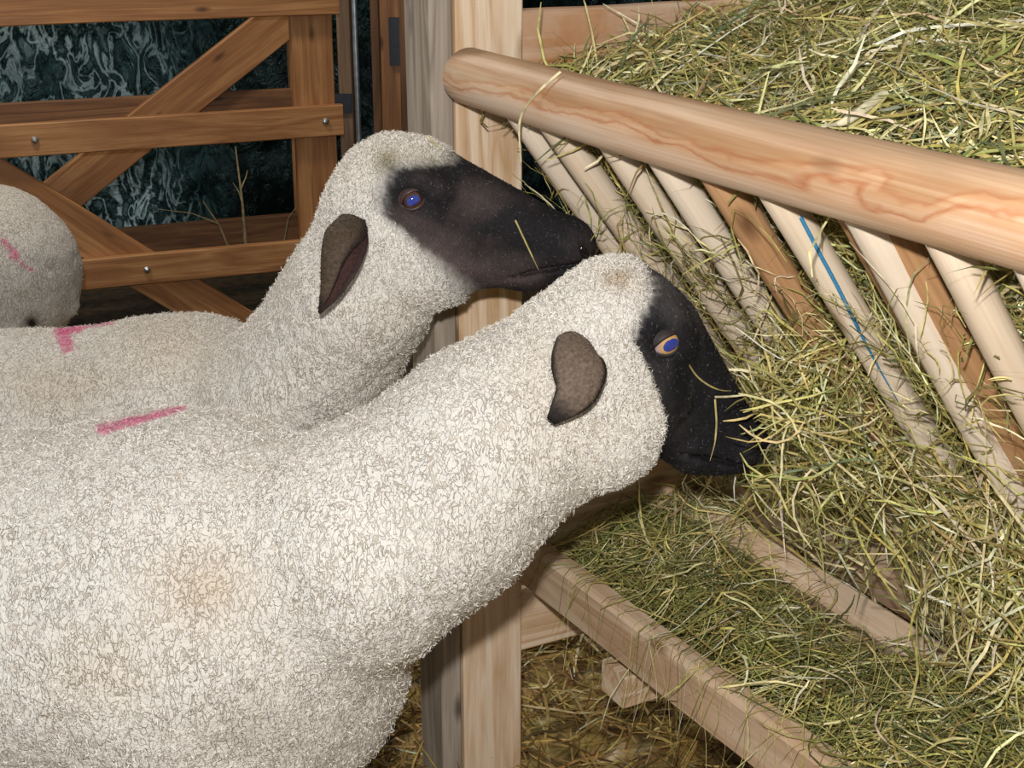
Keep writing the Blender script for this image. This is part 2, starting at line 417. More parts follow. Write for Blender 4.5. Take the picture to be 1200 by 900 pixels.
kS, zM = on_gate(372, 142); kL, zL = on_gate(-60, 182)
kE = on_gate(401, 142)[0]
zLow = on_gate(200, 312)[1]; zTop = on_gate(200, 3)[1]
k_b1, _ = on_gate(40, 160); k_b2, _ = on_gate(380, 142); k_b3, z_b3 = on_gate(172, 321)
ka, za = on_gate(-40, 190, -.03); kb, zb = on_gate(262, 372, -.03)
f_ = (.06 - za) / (zb - za); kb2 = ka + (kb - ka) * f_; zb2 = .06
make_gate('wooden_gate', 0.0, M_GATE,
    [((-1.5, zTop), (kE + .0, zTop), .095, 0, []), ((-1.5, zM), (kE, zM), .092, 0, [k_b1, k_b2]), ((-1.5, zLow), (kE, zLow), .09, 0, [k_b3])],
    [((ka - .25, za + .25 * (za - zb) / (kb - ka)), (kb2, zb2), .125, -.030)],
    [(kS, .04, zTop + .05, .125, -.033), (-1.42, .04, zTop + .05, .125, -.033)],
    'brown stained wooden gate with bolted rails and a diagonal brace in front of plastic sheet')
OFF2 = -.34
kc, zc = on_gate(335, 15, OFF2); kd, zd = on_gate(60, 235, OFF2)
make_gate('wooden_gate', OFF2, M_GATE,
    [((-1.6, on_gate(180, 128, OFF2)[1]), (.53, on_gate(180, 128, OFF2)[1]), .085, 0.0, []),
     ((-1.6, on_gate(260, 275, OFF2)[1]), (.53, on_gate(260, 275, OFF2)[1]), .10, 0.0, [])],
    [((kc + .03, zc + .03 * (zc - zd) / (kc - kd)), (kd, zd), .125, .030)],
    [(.495, .04, 1.1, .09, -.033), (-1.5, .04, 1.1, .11, -.033)],
    'darker brown wooden gate half hidden behind the bolted gate', M_GATE3)

def upright(name, u0, u1, depth, thick, mat, top, label, cat):
    a = P(u0, 60, depth); b = P(u1, 60, depth)
    w = abs(b[0] - a[0]); c = (a + b) / 2
    g = empty(name, Vector((c[0], c[1], 0)))
    board('timber', (c[0], c[1], 0), (c[0], c[1], top), w, thick, mat, g, up=(0, -1, 0))
    return g, w, c
M_POSTB = wood('dull_post_wood', (.13, .08, .05), (.22, .14, .085), (.30, .20, .13), 10, .7)
g, w, c = upright('gate_post', 397, 413, 4.62, .09, M_POSTB, 1.45, '', '')
tag(g, 'dull brown gate post beside the galvanised pipe', 'post')
for zz in (.70, 1.08):
    hp = link('hinge', boxmesh('hinge', (-.035, -.006, -.03), (.022, .006, .03)), M_BLACKPL, g, Matrix.Translation((c[0] - .002, c[1] - .052, zz)))
pp = P(417, 60, 4.55)
pipe = pole('galvanised_pipe', (pp[0], pp[1], 0), (pp[0], pp[1], 1.5), .0085, .0085, M_PIPE, None, cap=.1, wob=0)
tag(pipe, 'thin grey galvanised pipe standing upright beside the gate post', 'pipe')
g, w, c = upright('wall_post', 447, 473, 4.75, .08, M_GATE, 1.6, '', '')
tag(g, 'brown wooden upright with black latch plate behind the pale feeder post', 'post')
lp = boxmesh('latch_plate', (-.018, -.012, -.075), (.018, .012, .075))
link('latch_plate', lp, M_BLACKPL, g, Matrix.Translation((P(463, 48, 4.7)[0], c[1] - .05, P(463, 48, 4.7)[2])))
g, w, c = upright('wall_post', 469, 500, 4.55, .05, M_GATE2, 1.6, '', '')
tag(g, 'dark brown plank upright tucked between latch post and feeder post', 'post')
g, w, c = upright('wall_post', 436, 446, 4.9, .05, M_GATE2, 1.6, '', '')
tag(g, 'narrow dark upright between the galvanised pipe and the latch post', 'post')

# ------------------------------------------------------------------ hay feeder
L0 = np.array([-.0435, 1.874, 0.0])
FD = np.array([.4716, -.8818, 0.0]); FN = np.array([.8818, .4716, 0.0])
def fp(s, n, z): return L0 + FD * s + FN * n + np.array([0, 0, z])
def feeder_sn(p):
    r = np.asarray(p) - L0
    return r @ FD, r @ FN
feeder = empty('hay_feeder', Vector(fp(.4, .25, 0)))
tag(feeder, 'pale wooden hay feeder with log rail, slanted pole rack and trough', 'hay feeder')
LOGZ = 1.150; RK = .75      # rack slope: n gained per metre of drop
log = pole('top_rail', fp(-.028, 0, LOGZ), fp(1.30, 0, LOGZ), .037, .0375, M_RAIL, feeder, seed=3, sides=28, rings=40, wob=.018, bend=.006, cap=.75)
# posts
EDGE_S, EDGE_N = -.047, -.026
def post(n0, n1, s0, s1, z1, mat):
    c0 = fp((s0 + s1) / 2, (n0 + n1) / 2, 0)
    return board('post', c0, c0 + np.array([0, 0, z1]), abs(n1 - n0), abs(s1 - s0), mat, feeder, up=tuple(FD), wob=.0006)
post(0.0, .100, -.135, -.062, 1.62, M_PALE)
post(-.034, -.001, -.150, -.068, 1.262, M_GREYW)
post(.44, .56, -.117, -.050, 1.5, M_PALE)
post(-.05, .06, 1.26, 1.33, 1.3, M_PALE)
post(.44, .56, 1.26, 1.33, 1.3, M_PALE)
# end rails
board('end_rail', fp(-.085, .10, 1.172), fp(-.085, .45, 1.172), .035, .104, M_LOG, feeder)
board('end_rail', fp(-.085, .10, .306), fp(-.085, .50, .306), .035, .095, M_PALE, feeder)
board('end_panel', fp(-.03, .10, .50), fp(-.03, .55, .50), .028, .15, M_PALE, feeder)
# trough
TA = P(612, 664, 1); TB = P(990, 912, 1)
def at_z(u, v, z):
    d = P(u, v, 1) - np.array([0, 0, CAM_H]); return np.array([0, 0, CAM_H]) + d * (z - CAM_H) / d[2]
ta = at_z(614, 650, .430); tb = at_z(920, 884, .440)
td = (tb - ta) / np.linalg.norm(tb - ta)
board('trough_front', ta - td * .06, tb + td * .75, .038, .078, M_TROUGH, feeder, bev=.008, wob=.002)
ts0, tn0 = feeder_sn(ta); ts1, tn1 = feeder_sn(tb)
def trough_n(s): return tn0 + (tn1 - tn0) * (s - ts0) / (ts1 - ts0)
for k, (n0, z) in enumerate(((.20, .375), (.295, .385), (.39, .40))):
    board('trough_plank', fp(-.02, n0, z), fp(1.25, n0, z), .09, .022, M_TROUGH, feeder, wob=.001)
board('cross_bearer', fp(.20, .10, .345), fp(.20, .56, .345), .06, .05, M_PALE, feeder)
board('cross_bearer', fp(1.0, .115, .352), fp(1.0, .56, .352), .06, .05, M_PALE, feeder)
board('rack_rail', fp(-.03, .352, .468), fp(1.28, .352, .468), .045, .075, M_TROUGH, feeder, up=(-.4, -.2, 1))
board('rack_rail', fp(-.03, .408, .520), fp(1.28, .408, .520), .045, .075, M_TROUGH, feeder, up=(-.4, -.2, 1))
# slanted poles of the rack
def s_of_u(u):
    best = min(np.linspace(-.05, 1.3, 2701), key=lambda s: abs(project(fp(s, .02, LOGZ - .035))[0] - u)); return float(best)
slat_u = [612, 652, 714, 775, 838, 908, 1008, 1108, 1215, 1360, 1560]
slat_s = [s_of_u(u) for u in slat_u]
for i, s in enumerate(slat_s):
    brown = i in (4,)
    top = fp(s, .004, LOGZ - .012); bot = fp(s + random.uniform(-.006, .006), .004 + RK * (LOGZ - .55), .55)
    pole('slat', top, bot, .0185, .0175, M_BARK if brown else M_PEEL, feeder, seed=20 + i, sides=12, rings=10, wob=.03, bend=.004)
for s in ((slat_s[6] + slat_s[7]) / 2 - .042, (slat_s[5] + slat_s[6]) / 2 + .018):
    pole('slat', fp(s, .035, LOGZ - .02), fp(s + .01, .035 + RK * (LOGZ - .55), .55), .0185, .018, M_BARK, feeder, seed=51, sides=12, rings=10, bend=.005)

# ------------------------------------------------------------------ hay and straw
def lump(x, y, z, sc, seed=0.0):
    return (np.sin(x * sc + 1.3 + seed) * np.cos(y * sc * 1.17 + .4 - seed) + .6 * np.sin(z * sc * 1.6 + x * sc * .7 + 2 * seed)
            + .45 * np.sin(x * sc * 2.3 - y * sc * 1.9 + seed) + .3 * np.cos(y * sc * 3.7 + z * sc * 2.9)) / 2.0

HAYCOL = np.array([(.19, .195, .055), (.31, .295, .085), (.46, .41, .12), (.62, .53, .19), (.78, .69, .36), (.14, .165, .065), (.38, .28, .10), (.86, .79, .54)])
def blades(p, nrm, tan, length, width, col, curl=.6, droop=0.0, seg=6, kink=.25):
    """curved ribbons; p start centres (N,3)"""
    n = len(p)
    tan = tan - nrm * np.sum(tan * nrm, 1, keepdims=True) * .75
    tan /= np.linalg.norm(tan, axis=1, keepdims=True) + 1e-9
    side = np.cross(nrm, tan); side /= np.linalg.norm(side, axis=1, keepdims=True) + 1e-9
    b1 = rng.normal(0, curl, (n, 1)).clip(-1.5 * curl, 1.5 * curl); b2 = rng.normal(0, curl * .4, (n, 1)); kk = rng.random((n, 1)) < kink
    kpos = rng.uniform(.3, .8, (n, 1)); kang = rng.normal(0, .7, (n, 1)).clip(-1.1, 1.1) * kk
    pts = [p - tan * length[:, None] * .5]
    cur = pts[0]; d0 = tan.copy()
    for i in range(seg):
        f = (i + .5) / seg
        ang = b1 * (f - .5) * 2 + b2 * math.sin(6 * f) + np.where(f > kpos, kang, 0)
        lift = rng.normal(0, .12, (n, 1)) + b2 * .5 * (1 - 2 * f)
        d = d0 * np.cos(ang) + side * np.sin(ang) + nrm * lift
        d = d + np.array([0, 0, -1.0]) * droop * f
        d /= np.linalg.norm(d, axis=1, keepdims=True)
        cur = cur + d * (length[:, None] / seg); pts.append(cur)
    pts = np.stack(pts, 1)                                   # n, seg+1, 3
    dirs = np.gradient(pts, axis=1); dirs /= np.linalg.norm(dirs, axis=2, keepdims=True) + 1e-9
    rv = rng.normal(0, .7, (n, 1, 3)) + nrm[:, None, :]
    wd = np.cross(dirs, np.broadcast_to(rv, dirs.shape)); wd /= np.linalg.norm(wd, axis=2, keepdims=True) + 1e-9
    prof = np.array([.45] + [1.0] * (seg - 1) + [.15])[None, :, None]
    ww = width[:, None, None] * prof * .5
    a = pts + wd * ww; b = pts - wd * ww
    V = np.stack([a, b], 2).reshape(n, (seg + 1) * 2, 3)
    base = (np.arange(n) * (seg + 1) * 2)[:, None]
    q0 = np.arange(seg) * 2
    Q = np.stack([q0, q0 + 1, q0 + 3, q0 + 2], 1)[None] + base[:, :, None]
    C = np.repeat(col, (seg + 1) * 2, 0)
    return V.reshape(-1, 3), Q.reshape(-1, 4), C

def pick_cols(n, w):
    w = np.array(w, float); w /= w.sum()
    c = HAYCOL[rng.choice(len(HAYCOL), n, p=w)]
    return np.clip(c * rng.uniform(.75, 1.3, (n, 1)) * rng.normal(1, .06, (n, 3)), .01, .9)

def vnormals(V, Q):
    fnr = np.cross(V[Q[:, 2]] - V[Q[:, 0]], V[Q[:, 3]] - V[Q[:, 1]])
    nrm = np.zeros_like(V)
    for k in range(4): 
        for c in range(3): nrm[:, c] += np.bincount(Q[:, k], fnr[:, c], len(V))
    return nrm / (np.linalg.norm(nrm, axis=1, keepdims=True) + 1e-12)

def grid_surface(fn, a, b, na, nb):
    A, B = np.meshgrid(np.linspace(*a, na), np.linspace(*b, nb), indexing='ij')
    V = fn(A.ravel(), B.ravel())
    ii = np.arange(na * nb).reshape(na, nb)
    Q = np.stack([ii[:-1, :-1], ii[1:, :-1], ii[1:, 1:], ii[:-1, 1:]], -1).reshape(-1, 4)
    return V, Q

def surf_frame(fn, A, B, e=.006, flip=1):
    p = fn(A, B); da = (fn(A + e, B) - p) / e; db = (fn(A, B + e) - p) / e
    n = np.cross(da, db) * flip; n /= np.linalg.norm(n, axis=1, keepdims=True) + 1e-9
    return p, n

def merge(parts):
    Vs, Qs, Cs = [], [], []; o = 0
    for V, Q, C in parts:
        Vs.append(V); Qs.append(Q + o); Cs.append(C); o += len(V)
    return np.concatenate(Vs), np.concatenate(Qs), np.concatenate(Cs)

def FPv(s, n, z): return L0[None] + FD[None] * s[:, None] + FN[None] * n[:, None] + np.stack([0 * z, 0 * z, z], 1)

# rack hay: the face behind the poles (bulging out low down) and the heaped top
def face_fn(s, q):      # q: 0 top .. 1 bottom
    gap = np.exp(-((s - .47) / .11) ** 2)
    z = LOGZ - .035 - q * (LOGZ - .035 - .50 - .12 * gap)
    n = RK * (LOGZ - z) + .040 + .016 * lump(s * 1., z, s * 0, 21)
    low = np.clip((q - .50) / .4, 0, 1); low = low * low * (3 - 2 * low)
    right = np.clip((s - .38) / .35, 0, 1)
    n = n - low * (.075 + .09 * right) * (1 - .55 * gap) * (1 + .5 * lump(s, z, s * 0, 17, 1.2))
    return FPv(s, n, z)
def top_fn(s, n):
    edge = np.clip((s + .03) / .25, 0, 1)
    z = LOGZ - .03 + .30 * n * (.45 + .55 * edge) + .022 * lump(s, n, s * 0, 15, .6) + .010 * lump(s, n, s * 0, 37, 2)
    z = z - np.clip((n - .52) / .12, 0, 1) ** 2 * .25 - .030 * np.exp(-((s - .26) / .13) ** 2) * np.clip(n / .4, 0, 1)
    return FPv(s, n, z)
def trough_fn(s, m):    # m: 0 front .. 1 back
    n0 = trough_n(s) + .012; n = n0 + m * (.50 - n0)
    z = .435 + .025 * np.clip(s / .6, 0, 1) + .075 * m + .016 * lump(s, n, s * 0, 22, .3) + .055 * np.clip((s - .5) / .3, 0, 1) * (1 - .3 * m)
    z = z + .02 * np.exp(-((s - .0) / .1) ** 2)
    bare = np.exp(-((s - .47) / .13) ** 2 - ((m - .74) / .24) ** 2)
    z = z - .075 * bare
    return FPv(s, n, z)

def tanrand(n, pref=None, k=0.0):
    t = rng.normal(0, 1, (n, 3))
    if pref is not None: t += np.asarray(pref) * k * rng.choice([-1, 1], (n, 1))
    return t / np.linalg.norm(t, axis=1, keepdims=True)

def base_part(fn, a, b, na, nb, w, flip=1):
    V, Q = grid_surface(fn, a, b, na, nb)
    n_ = vnormals(V, Q) * flip
    return V - n_ * .022, Q, pick_cols(len(V), w) * .8

W_TOP = [2, 3, 3, 3, 2.2, 1.5, 1.5, 1.0]; W_FACE = [1.2, 2.4, 3, 3.6, 2.8, .7, 1.0, 1.1]; W_TROUGH = [3.5, 3, 2, 1.2, .7, 3, .8, .25]
parts = [base_part(top_fn, (-.03, 1.25), (.045, .64), 120, 60, W_TOP), base_part(face_fn, (-.03, 1.25), (.06, 1), 120, 70, W_FACE, -1)]
def add_blades(fn, n, ra, rb, flip, lens, wid, w, depth, curl=.6, droop=0., pref=None, pk=0., sel=None, kink=.25):
    A = rng.uniform(*ra, n); B = rng.uniform(*rb, n)
    if sel is not None:
        keep = sel(A, B); A, B = A[keep], B[keep]
    n = len(A)
    p, nr = surf_frame(fn, A, B, flip=flip)
    off = rng.uniform(depth[0], depth[1], n) ** 1.0
    ln = rng.gamma(4.0, lens / 4.0, n).clip(lens * .35, lens * 2.4)
    wd = rng.uniform(*wid, n)
    return blades(p + nr * off[:, None], nr, tanrand(n, pref, pk), ln, wd, pick_cols(n, w), curl, droop, kink=kink)
parts.append(add_blades(top_fn, 19000, (-.02, 1.2), (.045, .62), 1, .085, (.0012, .0036), W_TOP, (-.020, .018), .8))
parts.append(add_blades(top_fn, 900, (-.02, 1.2), (.03, .62), 1, .13, (.0016, .0034), [1, 2, 3, 4, 4, 1, 1, 3], (.004, .03), .6))
# face: thin between the upper poles, thick below, the foot rails left half bare
def foot(A, B): return rng.random(len(A)) > np.exp(-((A - .47) / .13) ** 2) * np.clip((B - .72) / .12, 0, 1)
parts.append(add_blades(face_fn, 15000, (-.02, 1.2), (0.07, 1), -1, .085, (.0011, .0030), W_FACE, (-.022, .014), .8, sel=foot))
def dens(A, B): return foot(A, B) & (rng.random(len(A)) < np.clip(.05 + 2.2 * np.clip(B - .46 - .08 * np.sin(A * 17), 0, 1), 0, 1))
parts.append(add_blades(face_fn, 11000, (.0, 1.2), (0.08, 1.02), -1, .105, (.0012, .0033), W_FACE, (.008, .055), .8, .35, sel=dens))
parts.append(add_blades(face_fn, 1500, (.02, 1.2), (0.10, .6), -1, .10, (.0009, .0022), W_FACE, (.010, .075), 1.0, .5))
parts.append(add_blades(face_fn, 1500, (.28, 1.2), (.45, 1.02), -1, .16, (.0016, .0036), [.5, 1, 3, 4, 5, .5, 1, 3], (.03, .07), .5, .6, sel=foot))
# a wad pulled out between the rack and the feeding muzzle, reaching back into the rack hay
nw = 620
uw = rng.normal(948, 34, nw).clip(885, 1035); vw = rng.uniform(385, 590, nw)
rack_q = fp(0, 0, LOGZ); rack_n = FN + np.array([0, 0, RK]); rack_n = rack_n / np.linalg.norm(rack_n)
pw = []
for u, v, r_ in zip(uw, vw, rng.random(nw)):
    d_ = P(u, v, 1) - np.array([0, 0, CAM_H]); tr = np.dot(rack_q - np.array([0, 0, CAM_H]), rack_n) / np.dot(d_, rack_n)
    t0 = min(1.55 + .03 * abs(v - 480) / 100, tr - .02); pw.append(P(u, v, t0 + (tr + .02 - t0) * r_))
pw = np.array(pw)
parts.append(blades(pw, np.tile(np.array([-.2, -.9, .35]), (nw, 1)), tanrand(nw, (.75, .5, -.45), .6), rng.uniform(.06, .13, nw), rng.uniform(.0012, .0028, nw), pick_cols(nw, [1.5, 3, 3, 3, 2, .8, 1, .8]), .55, .3))
rack_parts = parts

parts = [base_part(trough_fn, (-.02, 1.2), (0, 1), 110, 40, W_TROUGH)]
def bare_sel(A, B):
    bare = np.exp(-((A - .47) / .14) ** 2 - ((B - .76) / .24) ** 2); return rng.random(len(A)) > bare * 1.02
parts.append(add_blades(trough_fn, 18000, (-.02, 1.2), (0, 1), 1, .075, (.0009, .0022), W_TROUGH, (-.018, .018), .8, sel=bare_sel))
parts.append(add_blades(trough_fn, 1300, (-.02, 1.2), (0, 1), 1, .13, (.0012, .0030), W_FACE, (.008, .035), .7, sel=bare_sel))
parts.append(add_blades(trough_fn, 700, (.02, 1.0), (-.06, .05), 1, .12, (.0012, .0026), W_FACE, (.006, .02), .7, .9, pref=-FN, pk=1.2))
trough_parts = parts

# straw bedding
HAYCOL_SAVE = HAYCOL
HAYCOL = np.array([(.30, .19, .05), (.42, .28, .08), (.55, .40, .13), (.20, .12, .035), (.66, .55, .28), (.12, .075, .025), (.36, .25, .08), (.75, .68, .48)])
def bed_fn(x, y):
    return np.stack([x, y, .045 + .022 * lump(x, y, x * 0, 9) + .012 * lump(x, y, x * 0, 27, 1.)], 1)
def bed_base():
    V, Q = grid_surface(bed_fn, (-1.4, 1.3), (.6, 3.6), 120, 130); return V, Q, pick_cols(len(V), [1, 1, 1, 2, .3, 2, 1, .2]) * .8
parts = [bed_base()]
parts.append(add_blades(bed_fn, 5200, (-.35, .75), (1.2, 2.9), 1, .11, (.0022, .0052), [3, 3, 2.4, 2, 1, 1.5, 2, .4], (-.004, .026), .35, kink=.15))
parts.append(add_blades(bed_fn, 2600, (-1.3, 1.2), (.7, 3.5), 1, .13, (.0025, .0055), [3, 3, 2, 2, 1, 1.5, 2, .4], (-.004, .02), .35, kink=.15))
V, Q, C = merge(parts)
straw = link('straw_bedding', mesh_np('straw_bedding', V, Q, colors=C, smooth=False), M_HAY)
tag(straw, 'golden brown straw bedding strewn over the floor under the feeder', 'straw', kind='stuff')
HAYCOL = HAYCOL_SAVE

# ------------------------------------------------------------------ implicit surface tools
def smin(a, b, k):
    h = np.clip(.5 + .5 * (b - a) / k, 0, 1); return b + (a - b) * h - k * h * (1 - h)
def smax(a, b, k): return -smin(-a, -b, k)
def rcone(p, a, b, ra, rb):
    a = np.asarray(a, np.float32); b = np.asarray(b, np.float32)
    ba = b - a; pa = p - a
    h = np.clip(pa @ ba / float(ba @ ba), 0, 1)
    return np.linalg.norm(pa - h[:, None] * ba, axis=1) - (ra + (rb - ra) * h)
def ellip(p, c, r):
    q = (p - np.asarray(c, np.float32)); r = np.asarray(r, np.float32)
    k0 = np.linalg.norm(q / r, axis=1); k1 = np.linalg.norm(q / (r * r), axis=1) + 1e-6
    return k0 * (k0 - 1) / k1
def surface_nets(fn, lo, hi, h, B=8):
    lo = np.asarray(lo, float); hi = np.asarray(hi, float)
    nb = np.ceil((hi - lo) / (h * B)).astype(int); n = nb * B
    bc = np.stack(np.meshgrid(*[np.arange(k) for k in nb], indexing='ij'), -1).reshape(-1, 3)
    cen = (lo + (bc * B + (B - 1) / 2) * h).astype(np.float32)
    d = fn(cen)
    act = np.abs(d) < h * B * 1.9
    vol = np.repeat(np.repeat(np.repeat(np.where(d < 0, -1., 1.).astype(np.float32).reshape(nb), B, 0), B, 1), B, 2)
    loc = np.stack(np.meshgrid(*[np.arange(B)] * 3, indexing='ij'), -1).reshape(-1, 3)
    ab = bc[act]
    for i in range(0, len(ab), 400):
        idx = (ab[i:i+400, None, :] * B + loc[None]).reshape(-1, 3)
        vol[idx[:, 0], idx[:, 1], idx[:, 2]] = fn((lo + idx * h).astype(np.float32))
    s = vol < 0
    cnt = np.zeros(np.array(n) - 1, np.int8)
    offs = [(i, j, k) for i in (0, 1) for j in (0, 1) for k in (0, 1)]
    for (i, j, k) in offs:
        cnt += s[i:n[0]-1+i, j:n[1]-1+j, k:n[2]-1+k]
    cells = np.argwhere((cnt > 0) & (cnt < 8))
    vals = np.stack([vol[cells[:, 0]+i, cells[:, 1]+j, cells[:, 2]+k] for (i, j, k) in offs], 1)
    acc = np.zeros((len(cells), 3)); num = np.zeros((len(cells), 1))
    O = np.array(offs, float)
    for a in range(8):
        for b in range(a + 1, 8):
            if np.abs(O[a] - O[b]).sum() != 1: continue
            va, vb = vals[:, a], vals[:, b]; cr = (va < 0) != (vb < 0)
            t = np.where(cr, va / np.where(cr, va - vb, 1), 0)
            acc += np.where(cr[:, None], O[a] + t[:, None] * (O[b] - O[a]), 0); num += cr[:, None]
    verts = lo + (cells + acc / num) * h
    vid = np.full(np.array(n) - 1, -1, np.int32); vid[cells[:, 0], cells[:, 1], cells[:, 2]] = np.arange(len(cells))
    quads = []
    for ax in range(3):
        a1, a2 = (ax + 1) % 3, (ax + 2) % 3
        sl0 = [slice(None)] * 3; sl1 = [slice(None)] * 3
        sl0[ax] = slice(0, n[ax]-1); sl1[ax] = slice(1, n[ax])
        ch = s[tuple(sl0)] != s[tuple(sl1)]
        e = np.argwhere(ch); e = e[(e[:, a1] > 0) & (e[:, a2] > 0) & (e[:, a1] < n[a1]-1) & (e[:, a2] < n[a2]-1)]
        def g(d1, d2):
            q = e.copy(); q[:, a1] -= d1; q[:, a2] -= d2; return vid[q[:, 0], q[:, 1], q[:, 2]]
        qd = np.stack([g(1, 1), g(0, 1), g(0, 0), g(1, 0)], 1)
        neg = s[e[:, 0], e[:, 1], e[:, 2]]
        qd[~neg] = qd[~neg][:, ::-1]; quads.append(qd)
    quads = np.concatenate(quads); quads = quads[(quads >= 0).all(1)]
    return verts, quads
def sstep(a, b, x):
    t = np.clip((x - a) / (b - a), 0, 1); return t * t * (3 - 2 * t)
def fbm(p, sc, seed=0):
    v_ = 0; a = 1.; tot = 0
    for o in range(4):
        r_ = np.random.default_rng(seed * 17 + o); A = r_.normal(0, 1, (3, 3)) * sc * (2 ** o); ph = r_.uniform(0, 6.28, 3)
        q = p @ A.T + ph; v_ = v_ + a * (np.sin(q[:, 0]) * np.sin(q[:, 1] + np.sin(q[:, 2]))); tot += a; a *= .6
    return v_ / tot

# ------------------------------------------------------------------ sheep
def head_sdf(q):
    """q in metres, head frame: x to the nose, y to the sheep's left, z dorsal; origin midway between the eyes"""
    qa = q.copy(); qa[:, 1] = np.abs(qa[:, 1])
    qs = qa * np.array([1, 1.22, 1], np.float32)
    d = ellip(qa, (-.020, 0, -.034), (.078, .074, .086))                          # cranium
    d = smin(d, ellip(qa, (.020, .012, -.074), (.090, .062, .068)), .035)          # cheeks
    d = smin(d, rcone(qs, (.03, 0, -.002), (.190, 0, -.004), .058, .036), .03)     # face bridge
    d = smin(d, rcone(qs, (.05, 0, -.070), (.165, 0, -.045), .046, .028), .03)     # lower jaw
    d = smin(d, rcone(qs, (.165, 0, -.045), (.196, 0, -.030), .028, .022), .02)
    d = smin(d, ellip(qa, (.207, 0, .000), (.032, .033, .031)), .02)               # nose
    d = smin(d, ellip(qa, (.002, .052, .016), (.036, .018, .018)), .022)           # brow
    d = smin(d, rcone(qa, (.025, .055, -.022), (.085, .044, -.032), .012, .008), .02)  # cheek bone
    d = smax(d, -ellip(qa, (.000, .080, -.002), (.021, .020, .017)), .010)         # eye socket
    d = smax(d, -rcone(qa, (.020, .073, .000), (.050, .062, -.006), .004, .003), .010)   # tear groove
    d = smax(d, -rcone(qa, (.221, .031, .011), (.233, .019, -.004), .0070, .0055), .005)  # nostril
    zm = -.012 - .60 * (.226 - qa[:, 0]) - 1.5 * np.clip(.19 - qa[:, 0], 0, 1) ** 2
    half = .0032 * np.clip((qa[:, 0] - .140) / .03, 0, 1)
    slit = np.maximum(np.maximum(np.abs(qa[:, 2] - zm) * .8 - half, .140 - qa[:, 0]), .012 - qa[:, 1])   # mouth
    d = smax(d, -slit, .006)
    return d

def body_sdf(b, width=1.0):
    """b in body frame: x heading, y left, z up; shoulder above the origin"""
    ba = b.copy(); ba[:, 1] = np.abs(ba[:, 1]) / width
    d = rcone(ba, (-.02, 0, .605), (-.70, 0, .595), .208, .215)
    d = smin(d, ellip(ba, (-.02, .0, .585), (.19, .205, .235)), .10)
    d = smin(d, ellip(ba, (.09, 0, .52), (.13, .13, .15)), .10)
    d = smin(d, ellip(ba, (-.74, .03, .575), (.20, .18, .225)), .10)
    d = smin(d, rcone(ba, (.02, .11, .45), (.03, .105, .26), .085, .042), .05)
    d = smin(d, rcone(ba, (.03, .105, .26), (.025, .105, .035), .036, .028), .02)
    d = smin(d, rcone(ba, (-.72, .12, .47), (-.70, .13, .36), .12, .07), .06)
    d = smin(d, rcone(ba, (-.70, .13, .36), (-.84, .125, .24), .07, .036), .03)
    d = smin(d, rcone(ba, (-.84, .125, .24), (-.82, .12, .035), .033, .027), .02)
    d = smin(d, rcone(ba, (-.89, 0, .66), (-.925, 0, .50), .036, .026), .03)
    return d

WHITE = np.array([.80, .765, .705]); TAN = np.array([.52, .40, .25])

